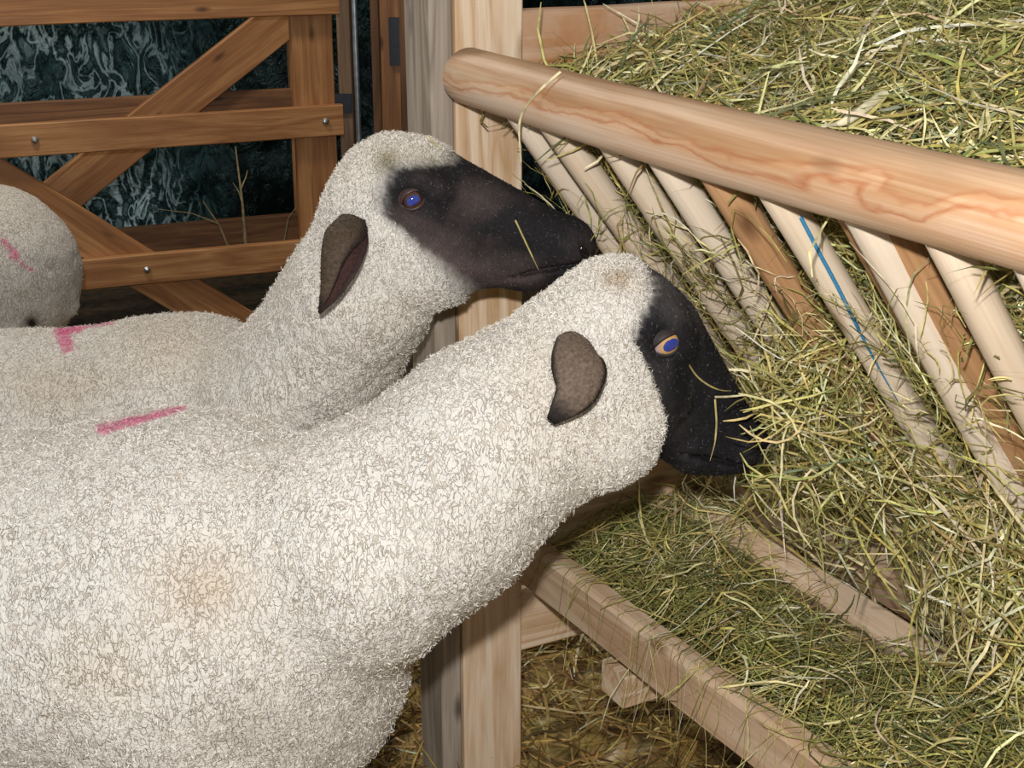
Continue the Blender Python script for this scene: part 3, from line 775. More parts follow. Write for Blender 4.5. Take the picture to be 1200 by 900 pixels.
def make_ear(name, parent, origin, cpts, halfw, wdirs, curl, cols, thick=.005, taco=False):
    """leaf-shaped cupped ear: cpts centre line, wdirs across, normals outward"""
    ns, nc = 28, 17
    cpts = np.array(cpts, float); wdirs = np.array(wdirs, float); m = len(cpts)
    tt = np.linspace(0, 1, m); s = np.linspace(0, 1, ns)
    def ip(arr): return np.stack([np.interp(s, tt, arr[:, i]) for i in range(arr.shape[1])], 1)
    def smooth(a):
        for _ in range(6): a[1:-1] = .25 * a[:-2] + .5 * a[1:-1] + .25 * a[2:]
        return a
    C = smooth(ip(cpts)); W = smooth(ip(wdirs)); hw = smooth(ip(np.array(halfw, float).reshape(-1, 1)))[:, 0]
    cu = smooth(ip(np.array(curl, float).reshape(-1, 1)))[:, 0]
    T = np.gradient(C, axis=0); T /= np.linalg.norm(T, axis=1, keepdims=True)
    W -= T * np.sum(W * T, 1, keepdims=True); W /= np.linalg.norm(W, axis=1, keepdims=True)
    Nn = np.cross(T, W)                       # points to the outside (back) of the ear
    c = np.linspace(-1, 1, nc)
    outer = np.zeros((ns, nc, 3)); inner = np.zeros((ns, nc, 3))
    for i in range(ns):
        ang = c * cu[i]; R = hw[i] / max(cu[i], .05)
        x = np.sin(ang) * R; y = (np.cos(ang) - 1) * R
        nn = np.sin(ang)[:, None] * W[i] + np.cos(ang)[:, None] * Nn[i]
        if taco:      # folded lengthwise: near flap, fold on the rear edge, far flap reaching past it
            f = sstep(.12, .55, s[i]); g = np.linspace(0, 1, nc)
            kx = np.array([1 - .75 * f, .45 - .25 * f, -.45, -1.0, -.55, .1, .55, 1.0]); ky = np.array([.10, .30, .38, .05, -.25, -.30, -.22, -.02 + .1 * f])
            kg = np.linspace(0, 1, 8)
            x = np.interp(g, kg, kx) * hw[i]; y = np.interp(g, kg, ky) * hw[i]
            for _ in range(2):
                x[1:-1] = .25 * x[:-2] + .5 * x[1:-1] + .25 * x[2:]; y[1:-1] = .25 * y[:-2] + .5 * y[1:-1] + .25 * y[2:]
            dx, dy = np.gradient(x), np.gradient(y); l_ = np.hypot(dx, dy) + 1e-9
            nn = (dy / l_)[:, None] * W[i] + (-dx / l_)[:, None] * Nn[i]
        outer[i] = C[i] + x[:, None] * W[i] + y[:, None] * Nn[i]
        th = thick * np.clip(1.15 - np.abs(c) ** 3, .15, 1) * min(1, 4 * (1.02 - s[i]))
        inner[i] = outer[i] - nn * th[:, None]
    V = np.concatenate([outer.reshape(-1, 3), inner.reshape(-1, 3)])
    ii = np.arange(ns * nc).reshape(ns, nc); jj = ii + ns * nc
    Qo = np.stack([ii[:-1, :-1], ii[1:, :-1], ii[1:, 1:], ii[:-1, 1:]], -1).reshape(-1, 4)
    Qi = np.stack([jj[:-1, :-1], jj[:-1, 1:], jj[1:, 1:], jj[1:, :-1]], -1).reshape(-1, 4)
    rim = []
    loop = list(ii[:, 0]) + list(ii[-1, 1:]) + list(ii[-2::-1, -1]) + list(ii[0, -2:0:-1])
    for a, b2 in zip(loop, loop[1:] + loop[:1]): rim.append((b2, a, a + ns * nc, b2 + ns * nc))
    S, Cc = np.meshgrid(s, c, indexing='ij')
    e = np.maximum(sstep(.72, .95, np.abs(Cc)), sstep(.78, .95, S))
    co = np.array(cols[0])[None] * (1 - e.ravel()[:, None]) + np.array(cols[1])[None] * e.ravel()[:, None]
    ci = np.array(cols[2])[None] * (1 - .6 * e.ravel()[:, None]) + np.array(cols[1])[None] * .6 * e.ravel()[:, None]
    me = mesh_np(name, V - origin, np.concatenate([Qo, Qi, np.array(rim)]), colors=np.concatenate([co, ci]))
    o = link(name, me, M_EAR, parent)
    n_ = vnormals(V, np.concatenate([Qo, Qi, np.array(rim)]))
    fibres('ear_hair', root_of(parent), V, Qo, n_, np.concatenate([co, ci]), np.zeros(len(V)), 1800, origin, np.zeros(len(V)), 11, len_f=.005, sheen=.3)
    return o, outer, co
def root_of(o): return o

def uv_sphere(r, sx=1, sy=1, sz=1, nu=24, nv=14, lo=0, hi=math.pi):
    vs_, fs = [], []
    for i in range(nv + 1):
        a = lo + (hi - lo) * i / nv
        for j in range(nu):
            t = 2 * math.pi * j / nu
            vs_.append((r * sx * math.sin(a) * math.cos(t), r * sy * math.sin(a) * math.sin(t), r * sz * math.cos(a)))
    for i in range(nv):
        for j in range(nu): fs.append((i*nu+j, (i+1)*nu+j, (i+1)*nu+(j+1) % nu, i*nu+(j+1) % nu))
    return vs_, fs
def quick(name, vs_, fs, smooth=True):
    me = bpy.data.meshes.new(name); me.from_pydata(vs_, [], fs); me.update()
    for p in me.polygons: p.use_smooth = smooth
    return me

def make_eye(parent, origin, HM, side, mats, rim_mat, open_=1.0, gaze=(0.15, 0.1), size=1.0, slant=.8, inset=.0585):
    """HM: head frame -> world. +z of the eye mesh looks out of the head"""
    c = Vector((.000, side * inset, -.002))
    out = Vector((gaze[0], side * 1.0, gaze[1])).normalized()
    x = Vector((math.cos(slant), 0, math.sin(slant))); y = out.cross(x).normalized(); x = y.cross(out).normalized()
    Ml = Matrix((x, y, out)).transposed().to_4x4(); Ml.translation = c
    Mw = HM @ Ml; Mo = Matrix.Translation(Vector(-origin)) @ Mw @ Matrix.Scale(size, 4)
    ball, iris_m, pup = mats
    e = link('eyeball', quick('eyeball', *uv_sphere(.0150)), ball, parent); e.matrix_basis = Mo
    v_, f = uv_sphere(.01535, lo=0, hi=.72, nv=8); i_ = link('iris', quick('iris', v_, f), iris_m, e)
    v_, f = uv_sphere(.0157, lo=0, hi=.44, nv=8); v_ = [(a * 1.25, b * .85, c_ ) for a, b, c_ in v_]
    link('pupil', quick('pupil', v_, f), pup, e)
    # lids: almond-shaped opening in a skin that follows the eyeball and sinks into the face
    nu, nv = 44, 8; vs_, fs = [], []; R2 = .0158
    for i in range(nu):
        t = 2 * math.pi * i / nu; ct, st = math.cos(t), math.sin(t)
        ix = ct * .0140 * (1.12 if ct > 0 else 1.0); iy = st * .0098 * open_ * (1 - .25 * abs(ct) ** 3)
        ox, oy = ct * .0235, st * .0185
        for j in range(nv):
            k = max(0, j - 1) / (nv - 2)
            qx, qy = ix + (ox - ix) * k, iy + (oy - iy) * k
            z_ = math.sqrt(max(R2 * R2 - min(R2 * .985, math.hypot(qx, qy)) ** 2, 0)) + .0020 * math.sin(min(1, k * 3.2) * math.pi * .5) + (.0012 if st * side < 0 else 0) * (1 - k)
            if j == 0: z_ -= .0022
            z_ = z_ * (1 - k ** 3) + .0015 * k ** 3
            vs_.append((qx, qy, z_))
    for i in range(nu):
        for j in range(nv - 1):
            fs.append((i*nv+j, i*nv+j+1, ((i+1) % nu)*nv+j+1, ((i+1) % nu)*nv+j))
    l = link('eyelid', quick('eyelid', vs_, fs), rim_mat, parent); l.matrix_basis = Mo

def fibres(name, parent, V, Q, Nn, C, wool, count, origin, head_f, seed, len_w=.0075, len_f=.0055, sheen=1.0):
    """short curled wool fibres and face hairs standing on the hide"""
    r = np.random.default_rng(seed)
    a = np.linalg.norm(np.cross(V[Q[:, 2]] - V[Q[:, 0]], V[Q[:, 3]] - V[Q[:, 1]]), axis=1)
    # thinner where the fleece is never seen (low legs), denser on the head
    hw = np.where(head_f[Q[:, 0]] > .5, 5.0, 1.0)
    pr = a * hw; pr /= pr.sum()
    f = r.choice(len(Q), count, p=pr)
    w4 = r.dirichlet((1, 1, 1, 1), count)
    p = np.einsum('nk,nkc->nc', w4, V[Q[f]]); nr = np.einsum('nk,nkc->nc', w4, Nn[Q[f]])
    nr /= np.linalg.norm(nr, axis=1, keepdims=True)
    wl = np.einsum('nk,nk->n', w4, wool[Q[f]]); co = np.einsum('nk,nkc->nc', w4, C[Q[f]])
    t = r.normal(0, 1, (count, 3)); t -= nr * np.sum(t * nr, 1, keepdims=True); t /= np.linalg.norm(t, axis=1, keepdims=True)
    s2 = np.cross(nr, t)
    L_ = np.where(wl > .5, len_w, len_f) * r.uniform(.6, 1.3, count)
    wdt = np.where(wl > .5, .0011, .0007)[:, None]
    pts = []
    lift = np.where(wl > .5, .75, .4)[:, None] * r.uniform(.5, 1.2, (count, 1)); cur = p - nr * .001
    ca = r.uniform(-2.6, 2.6, (count, 1)) * np.where(wl > .5, 1, .35)[:, None]
    pts.append(cur)
    for k in range(3):
        g = ca * (k / 2.)
        d = (t * np.cos(g) + s2 * np.sin(g)) * (1 - .4 * lift) + nr * lift * (1 - .35 * k)
        d /= np.linalg.norm(d, axis=1, keepdims=True); cur = cur + d * (L_ / 3)[:, None]; pts.append(cur)
    sd = np.cross(t, nr) * .7 + r.normal(0, .5, (count, 3)); sd /= np.linalg.norm(sd, axis=1, keepdims=True)
    VV = np.stack([pts[0] - sd * wdt * .5, pts[0] + sd * wdt * .5, pts[1] - sd * wdt * .5, pts[1] + sd * wdt * .5,
                   pts[2] - sd * wdt * .4, pts[2] + sd * wdt * .4, pts[3]], 1).reshape(-1, 3)
    b0 = (np.arange(count) * 7)[:, None]
    QQ = np.concatenate([b0 + np.array([0, 1, 3, 2]), b0 + np.array([2, 3, 5, 4])]); TT = b0 + np.array([4, 5, 6])
    jit = np.where(wl > .5, r.uniform(.86, 1.16, count), r.uniform(.5, 1.6, count))[:, None]
    pale = ((r.random(count) < .22) & (wl < .5) & (p[:, 2] > .35))[:, None] * r.uniform(.2, 1.0, (count, 1)) * sheen  # sheen highlights painted as extra grey on some face hairs
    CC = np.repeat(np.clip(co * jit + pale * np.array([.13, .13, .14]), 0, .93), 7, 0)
    o = link(name, mesh_np(name, VV - origin, QQ, TT, colors=CC, smooth=False), M_FUZZ, parent)
    tag(o, kind='stuff'); return o

def head_frame(M0, yaw, pitch, roll=0.0):
    f = Vector((math.cos(yaw) * math.cos(pitch), math.sin(yaw) * math.cos(pitch), -math.sin(pitch)))
    r_ = Vector((math.sin(yaw), -math.cos(yaw), 0)); w = r_.cross(f).normalized()
    if w.z < 0: w = -w
    l = w.cross(f).normalized()
    R = Matrix((f, l, w)).transposed().to_4x4()
    R = R @ Matrix.Rotation(roll, 4, 'X'); R.translation = Vector(M0)
    return R

SHEEP_FN = []
def make_sheep(name, base, heading, width, zs, neck, HM, face, marks, h, nfib, label, seed, bounds, stains=(), group=None, throat=None):
    base = np.array(base, float); org = base.copy()
    root = empty(name, Vector(base)); tag(root, label, 'sheep', group)
    ch, sh = math.cos(heading), math.sin(heading)
    R = np.array([[ch, sh, 0], [-sh, ch, 0], [0, 0, 1]])          # world -> body
    HMi = np.array(HM.inverted()) if HM is not None else None
    def to_head(p): return (p @ HMi[:3, :3].T + HMi[:3, 3]).astype(np.float32)
    def fn(p):
        b = ((p - base) @ R.T).astype(np.float32); b[:, 2] /= zs
        d = body_sdf(b, width)
        if neck:
            for i in range(len(neck) - 1):
                d = smin(d, rcone(p, neck[i][0], neck[i+1][0], neck[i][1], neck[i+1][1]), .06)
        if throat: d = smin(d, rcone(p, throat[0][0], throat[1][0], throat[0][1], throat[1][1]), .05)
        if HM is not None: d = smin(d, head_sdf(to_head(p)), .028)
        return d
    SHEEP_FN.append(fn)
    V, Q = surface_nets(fn, bounds[0], bounds[1], h)
    # lumpy fleece
    Nn = vnormals(V, Q)
    q = to_head(V) if HM is not None else np.full_like(V, -9.0)
    bl = (V - base) @ R.T
    dark = np.zeros(len(V)); inhead = np.zeros(len(V))
    if HM is not None:
        x, z = q[:, 0] * 1000, q[:, 2] * 1000
        near = (q[:, 0] > -.12) & (np.abs(q[:, 1]) < .12) & (np.abs(q[:, 2]) < .16)
        xb = np.interp(z, face['z'], face['x']) + 8 * fbm(V, 60, seed) + 7 * fbm(V, 230, seed + 1)
        wz = np.interp(z, [-110, -35, 60], face['w'])
        dark = sstep(-wz * .5, wz, (x - xb)) * near
        inhead = (near & (q[:, 0] > -.10)).astype(float)
    legs = sstep(.27, .20, bl[:, 2])
    wool = (1 - sstep(.15, .6, dark)) * (1 - legs)
    V = V + Nn * ((fbm(V, 26, seed + 3) * .0035 + fbm(V, 90, seed + 5) * .0016) * wool)[:, None]
    V = V + Nn * (wool * .004)[:, None]
    Nn = vnormals(V, Q)
    C = np.tile(WHITE, (len(V), 1)).astype(float)
    C *= (1 + .05 * fbm(V, 9, seed + 7))[:, None]
    tint = sstep(.1, .9, fbm(V, 6, seed + 9))[:, None] * .22
    C = C * (1 - tint) + np.array([.72, .62, .48]) * tint
    uu, vv, _ = project(V)
    view = V - np.array([0, 0, CAM_H]); facing = np.sum(view * Nn, 1) < 0
    for (su, sv, ru, rv, col, amt) in stains:
        g = np.exp(-((uu - su) / ru) ** 2 - ((vv - sv) / rv) ** 2) * facing
        g = np.clip(g * (1 + .5 * fbm(V, 40, seed + 2)), 0, 1)[:, None] * amt
        C = C * (1 - g) + np.array(col) * g
    for poly in marks:
        for (u0, v0, u1, v1, rad) in poly:
            du, dv = u1 - u0, v1 - v0
            t = np.clip(((uu - u0) * du + (vv - v0) * dv) / (du * du + dv * dv), 0, 1)
            dd = np.hypot(uu - u0 - t * du, vv - v0 - t * dv)
            m = sstep(rad * 1.3, rad * .5, dd * (1 + .35 * fbm(V, 120, seed + 4))) * facing
            m = np.clip(m * (.75 + .5 * fbm(V, 200, seed + 8)), 0, .9)[:, None]
            C = C * (1 - m) + np.array([.78, .16, .34]) * m
    if HM is not None:
        x, z, y = q[:, 0], q[:, 2], np.abs(q[:, 1])
        black = np.array(face['black']); grey = np.array(face['grey'])
        gmix = np.clip(face['gfun'](x * 1000, z * 1000) + .22 * fbm(V, 45, seed + 11), 0, 1)[:, None]
        fc = black * (1 - gmix) + grey * gmix
        C = C * (1 - dark[:, None]) + fc * dark[:, None]
    C = C * (1 - legs[:, None]) + np.array([.05, .04, .035]) * legs[:, None]
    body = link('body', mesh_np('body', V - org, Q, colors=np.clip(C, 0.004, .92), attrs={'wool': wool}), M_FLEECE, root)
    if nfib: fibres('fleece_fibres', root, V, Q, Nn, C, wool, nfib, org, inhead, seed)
    return root, org

# --- rear sheep: head raised, muzzle at the poles
HA = head_frame(P(487, 219, 1.80), 0.0, math.radians(21))
faceA = dict(z=[-140, -100, -62, -48, -28, -6, 24, 34, 48, 75], x=[150, 95, 42, 15, -34, -44, -44, -20, 18, 34], w=[75, 20, 22], black=(.014, .012, .014), grey=(.16, .115, .105),
             gfun=lambda x, z: .75 * np.clip(1 - np.abs(z + 62) / 48, 0, 1) * np.clip(1.25 - x / 190, 0, 1) + .30 * np.exp(-((x - 75) / 30) ** 2 - ((z - 18) / 22) ** 2) + .25 * np.exp(-(x / 30) ** 2 - ((z + 18) / 14) ** 2))
sheepA, orgA = make_sheep('sheep', (-.46, 2.00, 0), math.radians(-2), .93, .935,
    [(P(335, 470, 2.0), .115), (P(380, 415, 1.94), .085), (P(420, 345, 1.87), .078), (P(447, 275, 1.83), .068)], HA, faceA,
    [[(72, 389, 78, 404, 9), (72, 388, 92, 385, 6), (85, 384, 130, 377, 3.5)]], .0040, 110000,
    'white sheep with raised dark head, muzzle touching rack poles, standing behind the other feeding sheep', 3,
    ((-1.50, 1.5, -.02), (.18, 2.32, 1.22)),
    stains=[(455, 188, 16, 14, (.30, .24, .10), .75), (520, 190, 40, 20, (.42, .38, .26), .5), (200, 400, 40, 30, (.66, .52, .34), .35), (60, 455, 60, 30, (.60, .48, .33), .4)])
# --- front sheep: head lowered into the hay
HB = head_frame(P(753, 381, 1.62), math.radians(19), math.radians(50.5))
faceB = dict(z=[-150, -92, -62, -44, -28, 0, 37, 60, 80], x=[138, 100, 76, 26, -40, -48, -58, -62, -62], w=[16, 12, 18], black=(.010, .009, .011), grey=(.11, .10, .10),
             gfun=lambda x, z: .35 * np.clip(1 - np.abs(z + 55) / 35, 0, 1) * np.clip(1.4 - x / 110, 0, 1) + .8 * np.exp(-((x + 30) / 30) ** 2 - ((z - 48) / 26) ** 2) + .3 * np.exp(-((x - 30) / 30) ** 2 - ((z - 60) / 16) ** 2))
sheepB, orgB = make_sheep('sheep', (-.36, 1.53, 0), math.radians(1.5), 1.0, .965,
    [(P(420, 640, 1.62), .135), (P(508, 582, 1.62), .108), (P(585, 510, 1.62), .092), (P(660, 432, 1.63), .076)], HB, faceB,
    [[(118, 503, 160, 493, 6), (160, 493, 214, 478, 4)]], .0040, 140000,
    'white sheep with black face pushed into the hay, nearest the trough', 5,
    ((-1.35, 1.22, -.02), (.36, 1.86, 1.10)),
    stains=[(725, 328, 22, 12, (.45, .33, .18), .7), (760, 335, 18, 12, (.40, .30, .17), .0), (235, 690, 55, 45, (.62, .48, .30), .55), (300, 850, 70, 40, (.50, .44, .36), .35), (120, 780, 60, 50, (.66, .55, .40), .3), (640, 470, 50, 80, (.72, .60, .42), .2)],
    throat=((P(625, 508, 1.62), .062), (P(710, 502, 1.625), .060)))
# --- third sheep in the background, rump towards the feeder
sheepC, orgC = make_sheep('sheep', (-1.98, 3.36, 0), math.radians(176), .92, .86,
    [((-2.05, 3.37, .60), .15), ((-2.30, 3.38, .74), .11), ((-2.42, 3.38, .82), .09)],
    head_frame((-2.50, 3.38, .86), math.radians(178), math.radians(30)), faceA,
    [[(5, 282, 20, 300, 4), (12, 300, 40, 318, 2)]], .008, 9000,
    'white sheep standing by the wooden gate, only its rump showing', 9,
    ((-2.95, 2.98, -.02), (-.9, 3.75, 1.10)), stains=[(37, 378, 9, 9, (.03, .02, .02), 1.0)])

# hooves
for root, org, hd, wd, zs in ((sheepA, orgA, math.radians(-2), .93, .935), (sheepB, orgB, math.radians(1.5), 1.0, .965), (sheepC, orgC, math.radians(176), .92, .86)):
    for (bx, by) in ((.03, .105), (.03, -.105), (-.815, .12), (-.815, -.12)):
        vs_, fs = [], []
        prof = [(0, .036, .030), (.02, .034, .029), (.045, .029, .026), (.06, .024, .022)]
        for (z, a, b) in prof:
            for j in range(14):
                t = 2 * math.pi * j / 14; c = math.cos(t)
                cleft = 1 - (.35 if abs(math.sin(t)) < .2 and c > 0 else 0)
                vs_.append((c * a * cleft + .008 * (1 - z / .06), math.sin(t) * b, z))
        for i in range(3):
            for j in range(14): fs.append((i*14+j, i*14+(j+1) % 14, i*14+14+(j+1) % 14, i*14+14+j))
        fs.append(tuple(range(13, -1, -1))); fs.append(tuple(range(42, 56)))
        o = link('hoof', quick('hoof', vs_, fs), M_HOOF, root)
        Rz = Matrix.Rotation(hd, 4, 'Z'); o.matrix_basis = Matrix.Translation(Rz @ Vector((bx, by * wd, 0))) @ Rz

def make_nostril(parent, origin, HM, side):
    v_, f = uv_sphere(1.0, .0105, .0042, .0062, 16, 10)
    o = link('nostril', quick('nostril', v_, f), M_NOSE, parent)
    o.matrix_basis = Matrix.Translation(Vector(-origin)) @ HM @ Matrix.Translation((.2225, side * .0275, .0045)) @ Matrix.Rotation(side * -.45, 4, 'Z') @ Matrix.Rotation(.5, 4, 'Y')
for sd in (-1, 1):
    make_nostril(sheepA, orgA, HA, sd); make_nostril(sheepB, orgB, HB, sd)
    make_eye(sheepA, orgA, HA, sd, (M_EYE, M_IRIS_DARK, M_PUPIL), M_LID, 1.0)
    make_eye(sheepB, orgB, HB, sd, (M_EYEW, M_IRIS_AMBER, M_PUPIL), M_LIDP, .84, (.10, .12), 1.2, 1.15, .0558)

# ears: near ear traced at the depth of the cheek it hangs from, far ear mirrored in the head frame
def ear_pair(root, org, HM, px, hw_px, wd, curl, cols, depth, mpp, taco=False):
    c = np.array([P(u, v, depth + dz) for (u, v, dz) in px]); hw_ = np.array(hw_px) * mpp
    o, outer, co = make_ear('ear', root, org, c, hw_, wd, curl, cols, taco=taco)
    Hi = np.array(HM.inverted()); H = np.array(HM)
    mir = np.diag([1, -1, 1])
    cl = c @ Hi[:3, :3].T + Hi[:3, 3]; cl = cl @ mir + np.array([.02, .0, -.05]); cw = cl @ H[:3, :3].T + H[:3, 3]
    wl = np.array(wd) @ Hi[:3, :3].T @ mir @ H[:3, :3].T
    make_ear('ear', root, org, cw, hw_, -wl, curl, cols)
BRN = (.085, .058, .038)
R_ = np.array([1, 0, 0.0]); D_ = P(600, 600, 1) - P(600, 450, 1); D_ /= np.linalg.norm(D_); FW = np.array([0, cp, -sp])
def cdir(u, v, f): return R_ * u + D_ * v + FW * f
ear_pair(sheepA, orgA, HA, [(412, 256, .02), (404, 275, -.012), (398, 305, -.022), (388, 338, -.02), (374, 367, -.012)], [15, 27, 25, 16, 2],
         [cdir(1, .05, .25), cdir(1, .1, .15), cdir(1, .2, -.1), cdir(1, .35, -.35), cdir(1, .4, -.4)], [.8, 1.1, 1.15, 1.0, .6], (BRN, (.022, .014, .012), (.058, .026, .023)), 1.715, 1.10e-3, True)
ear_pair(sheepB, orgB, HB, [(672, 388, .03), (676, 405, -.008), (681, 430, -.02), (676, 462, -.022), (645, 494, -.015)], [22, 33, 36, 27, 6],
         [cdir(1, .05, .1), cdir(1, .08, .05), cdir(1, .15, 0), cdir(.9, .55, .05), cdir(.75, .75, .1)], [.9, .9, .7, .6, .3], ((.16, .118, .088), (.014, .010, .009), (.08, .04, .03)), 1.505, .90e-3)

# ------------------------------------------------------------------ hay laid round the timbers and the animals
def clear_blades(part, seg=6):
    """drop the blades that would pass through a timber or a sheep"""
    V, Q, C = part; m = (seg + 1) * 2; n = len(V) // m
    bad = np.zeros(len(V), bool)
    for a, b, r_ in SOLID_POLES:
        ba = b - a; h = np.clip((V - a) @ ba / (ba @ ba), -.03, 1.02)
        bad |= np.linalg.norm(V - a - h[:, None] * ba, axis=1) < r_
    for Mi, L_, W, H in SOLID_BOXES:
        q = V @ Mi[:3, :3].T + Mi[:3, 3]
        bad |= (q[:, 0] > .003) & (q[:, 0] < L_ - .003) & (np.abs(q[:, 1]) < W / 2 - .002) & (np.abs(q[:, 2]) < H / 2 - .002)
    for f in SHEEP_FN[:2]:
        k = np.where(V[:, 0] < .42)[0]
        bad[k] |= f(V[k].astype(np.float32)) < -.001
    keep = ~bad.reshape(n, m).any(1)
    V = V.reshape(n, m, 3)[keep].reshape(-1, 3); C = C.reshape(n, m, 3)[keep].reshape(-1, 3)
    return V, Q.reshape(n, seg, 4)[:keep.sum()].reshape(-1, 4), C
def lay_hay(parts, n_base, data_name, label):
    V, Q, C = merge(parts[:n_base] + [clear_blades(p) for p in parts[n_base:]])
    return tag(link('hay', mesh_np(data_name, V, Q, colors=C, smooth=False), M_HAY), label, 'hay', kind='stuff')
lay_hay(rack_parts, 2, 'rack_hay', 'loose yellow green hay heaped in the slanted pole rack')
def drape(n):
    """strands that lie on the trough hay, bend over the front board and hang down its face"""
    out = np.cross(td, np.array([0, 0, 1.0])); out /= np.linalg.norm(out); out = out if out @ FN < 0 else -out
    seg = 8; Vs, Qs, Cs = [], [], []
    cols = pick_cols(n, W_FACE)
    for k in range(n):
        x = rng.uniform(.04, .95); sl = rng.normal(0, .35); wv = rng.normal(0, .012, 2); hang = rng.uniform(.0, .12); inn = rng.uniform(.03, .09)
        gap = rng.uniform(.002, .007)
        key = [(-inn, .064 + rng.uniform(.0, .012)), (-.030, .052), (-.010, .039 + gap), (.012, .039 + gap), (.019 + gap, .034), (.019 + gap * 1.4, .034 - hang * .5 - .01), (.020 + gap * 2 + hang * .12, .034 - hang - .015)]
        g = np.linspace(0, 1, len(key)); h = np.linspace(0, 1, seg + 1)
        yo = np.interp(h, g, [q[0] for q in key]); zo = np.interp(h, g, [q[1] for q in key])
        xo = x + sl * (yo - zo) * .8 + wv[0] * np.sin(5 * h) + wv[1] * h * h
        c = ta + xo[:, None] * td + yo[:, None] * out + np.stack([0 * zo, 0 * zo, zo], 1)
        w = rng.uniform(.0012, .0026) * .5 * np.linspace(1, .35, seg + 1)[:, None]
        V = np.stack([c - td * w, c + td * w], 1).reshape(-1, 3); q0 = np.arange(seg) * 2
        Qs.append(np.stack([q0, q0 + 1, q0 + 3, q0 + 2], 1) + len(Vs) * (seg + 1) * 2); Vs.append(V); Cs.append(np.tile(cols[k], (len(V), 1)))
    return np.concatenate(Vs), np.concatenate(Qs), np.concatenate(Cs)
trough_parts.insert(1, drape(95))
lay_hay(trough_parts, 2, 'trough_hay', 'short dark green hay lying in the wooden trough below the rack')

# ------------------------------------------------------------------ single stalks and twine
def strand(name, pts, w, col, label, cat, group=None, flat=.45, mat=None):
    pts = np.array(pts, float); n = 24
    tt = np.linspace(0, 1, len(pts)); s = np.linspace(0, 1, n)
    C = np.stack([np.interp(s, tt, pts[:, i]) for i in range(3)], 1)
    for _ in range(5): C[1:-1] = .25 * C[:-2] + .5 * C[1:-1] + .25 * C[2:]
    T = np.gradient(C, axis=0); T /= np.linalg.norm(T, axis=1, keepdims=True)
    A = np.cross(T, np.array([.2, -.8, .6])); A /= np.linalg.norm(A, axis=1, keepdims=True); B = np.cross(T, A)
    vs_, fs = [], []
    for i in range(n):
        k = w * .5 * (1 - .75 * max(0, (i / (n - 1) - .6) / .4))
        for j in range(6):
            a = j * math.pi / 3; vs_.append(C[i] + A[i] * math.cos(a) * k + B[i] * math.sin(a) * k * flat)
    vs_ = np.array(vs_); o0 = C[0].copy()
    for i in range(n - 1):
        for j in range(6): fs.append((i*6+j, i*6+(j+1) % 6, i*6+6+(j+1) % 6, i*6+6+j))
    me = mesh_np(name, vs_ - o0, np.array(fs), colors=np.tile(np.array(col), (len(vs_), 1)))
    o = link(name, me, mat or M_HAY); o.location = Vector(o0)
    return tag(o, label, cat, group)
def on_top(u, v, lift=.016):
    """point of the heaped hay seen at a pixel"""
    d = P(u, v, 1) - np.array([0, 0, CAM_H]); o = np.array([0, 0, CAM_H])
    for t in np.linspace(.8, 3, 900):
        p = o + d * t; s, n = feeder_sn(p)
        if n > -.02 and p[2] < top_fn(np.array([s]), np.array([max(n, 0)]))[0, 2] + lift: return p
    return o + d * 1.6
G = 'loose stalks lying on the heaped hay'
strand('hay_stalk', [on_top(862, 82), on_top(885, 104), on_top(905, 126)], .0075, (.74, .68, .48), 'pale straight stalk on heaped hay, steepest of three loose ones', 'stalk', G)
strand('hay_stalk', [on_top(912, 108), on_top(935, 117), on_top(962, 128)], .0065, (.78, .72, .52), 'short pale stalk on heaped hay between steep stalk and broad leaf', 'stalk', G)
strand('hay_leaf', [on_top(1038, 108, .030), on_top(1015, 126, .034), on_top(990, 143, .032), on_top(962, 149, .030)], .010, (.68, .63, .42), 'broad pale curled grass leaf lying on the heaped hay', 'leaf', G)
# stalks on and around the animals
def on_sheep(k, u, v, off=.002):
    """point on the hide of sheep k seen at a pixel"""
    o = np.array([0, 0, CAM_H]); d = P(u, v, 1) - o; ln = np.linalg.norm(d); t = 1.2
    for _ in range(120):
        e = float(SHEEP_FN[k]((o + d * t)[None].astype(np.float32))[0]) - off
        if e < .0004: break
        t += .7 * e / ln
        if t > 2.0: return P(u, v, 1.63)
    return o + d * t
A_ = lambda u, v, off=.002: on_sheep(0, u, v, off)
B_ = lambda u, v, off=.002: on_sheep(1, u, v, off)
strand('hay_stalk', [A_(604, 258), A_(611, 273), A_(617, 286), A_(625, 303), A_(631, 316)], .0026, (.55, .47, .18), 'thin yellow stalk hanging across the raised dark muzzle', 'stalk')
strand('hay_stalk', [A_(500, 160, .008), A_(508, 167, .008), A_(518, 175, .008)], .003, (.72, .62, .36), 'short straw stalk lying on the woolly crown of raised head', 'stalk')
strand('hay_stalk', [B_(808, 428), B_(814, 438), B_(822, 446), B_(833, 453), B_(845, 458), B_(857, 458)], .0026, (.50, .42, .16), 'thin curved stalk below the eye of the black face', 'stalk')
strand('hay_stalk', [B_(838, 465, .004), B_(850, 465, .006), B_(862, 464, .010), P(915, 459, 1.62)], .0028, (.74, .66, .40), 'pale straight stalk sticking across the black face', 'stalk')
strand('hay_stalk', [B_(838, 468), B_(839, 482), B_(840, 495), B_(839, 508), B_(838, 520), B_(832, 540)], .0026, (.62, .52, .22), 'yellow stalk hanging down over the black cheek', 'stalk')
def on_log(u, v):
    """point on the log rail seen at a pixel"""
    o = np.array([0, 0, CAM_H]); d = P(u, v, 1) - o
    best = None
    for t in np.linspace(1.0, 2.2, 1200):
        p = o + d * t; sl, nl = feeder_sn(p)
        if math.hypot(nl, p[2] - LOGZ) < .0385: return p
        e = math.hypot(nl, p[2] - LOGZ)
        if best is None or e < best[0]: best = (e, p)
    return best[1]
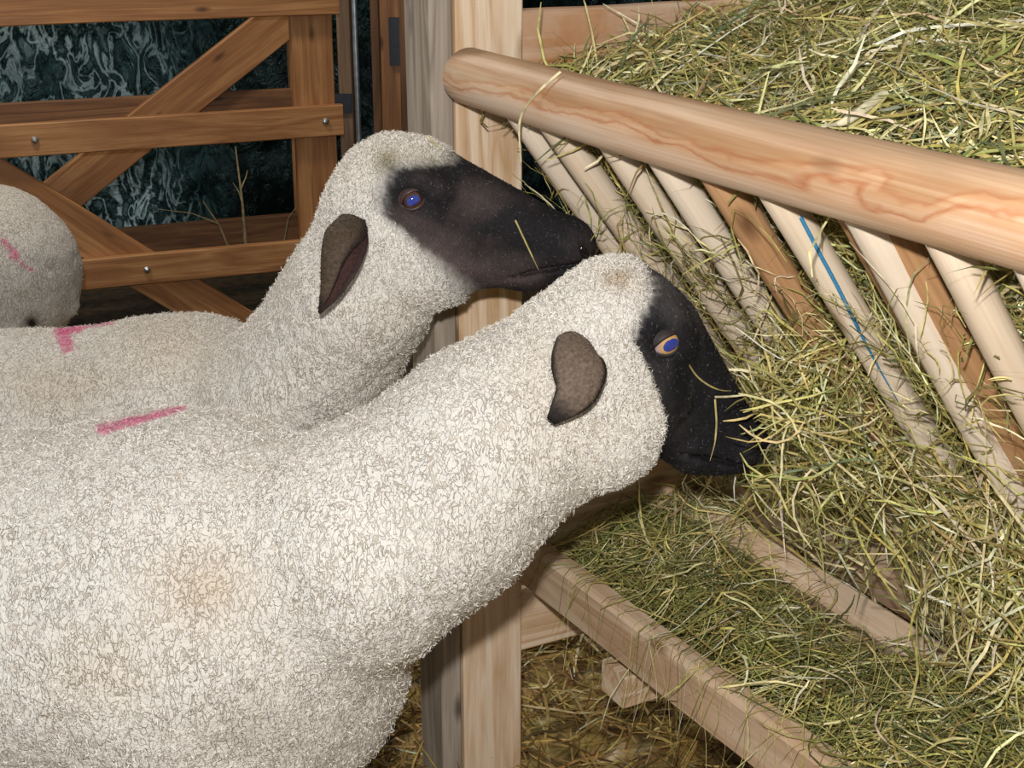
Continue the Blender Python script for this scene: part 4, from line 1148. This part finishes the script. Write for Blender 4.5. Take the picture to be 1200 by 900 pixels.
strand('hay_stalk', [on_log(657, 84), on_log(640, 98), on_log(624, 114), on_log(610, 133), on_log(608, 138) + np.array([0, -.006, -.012]), on_log(608, 138) + np.array([.001, -.005, -.030]), on_log(608, 138) + np.array([.003, -.004, -.052])], .0035, (.78, .68, .40), 'yellow straw bent over the end of the log rail', 'stalk')
# blue twine in the rack
def on_rack(u, v, out=.02):
    d = P(u, v, 1) - np.array([0, 0, CAM_H]); o = np.array([0, 0, CAM_H])
    nrm = FN * 1.0 + np.array([0, 0, RK]); nrm /= np.linalg.norm(nrm)
    q = fp(0, 0, LOGZ) - nrm * out
    t = np.dot(q - o, nrm) / np.dot(d, nrm); return o + d * t
def on_slat(u, v):
    """front of the pole seen at a pixel, else the rack's front plane"""
    o = np.array([0, 0, CAM_H]); d = P(u, v, 1) - o
    for t in np.linspace(1.0, 2.0, 1400):
        p = o + d * t
        for a, b, r_ in SOLID_POLES[1:]:
            ba = b - a; h = np.clip((p - a) @ ba / (ba @ ba), 0, 1)
            if np.linalg.norm(p - a - h * ba) < r_ + .0045: return p
    return on_rack(u, v, .010)
strand('baling_twine', [on_slat(u, v) for u, v in ((938, 254), (950, 277), (962, 300), (973, 320), (985, 342), (998, 370), (1012, 398), (1030, 432), (1052, 470))], .0042, (.05, .26, .48), 'blue baling twine running down between the rack poles', 'twine', flat=1.0, mat=M_BLUE)
# dry weed behind the gate
wd = empty('dry_weed', Vector(gp(.15, -.12, 0)))
tag(wd, 'dry pale weed stems standing behind the bolted gate', 'weed')
def stem(pts, r):
    pts = np.array(pts); n = len(pts); vs_, fs = [], []
    for i in range(n):
        for j in range(5):
            a = j * 2 * math.pi / 5; k = r * (1 - .6 * i / (n - 1)); vs_.append(pts[i] + np.array([math.cos(a) * k, math.sin(a) * k * .6, math.sin(a) * k * .6]))
    for i in range(n - 1):
        for j in range(5): fs.append((i*5+j, i*5+(j+1) % 5, i*5+5+(j+1) % 5, i*5+5+j))
    me = mesh_np('stem', np.array(vs_) - np.array(wd.location), np.array(fs), colors=np.tile(np.array([.42, .34, .18]), (len(vs_), 1)))
    link('stem', me, M_HAY, wd)
def wp(u, v): k, z = on_gate(u, v, -.12); return gp(k, -.12, z)
stem([wp(288, 290), wp(286, 262), wp(284, 238), wp(281, 212), wp(276, 172)], .006)
stem([wp(284, 238), wp(280, 225), wp(273, 214)], .003)
stem([wp(282, 222), wp(288, 208), wp(290, 200)], .003)
stem([wp(272, 300), wp(256, 262), wp(246, 248), wp(238, 236)], .004)
stem([wp(256, 262), wp(225, 250), wp(185, 245)], .003)
stem([wp(330, 300), wp(338, 255), wp(352, 236)], .003)
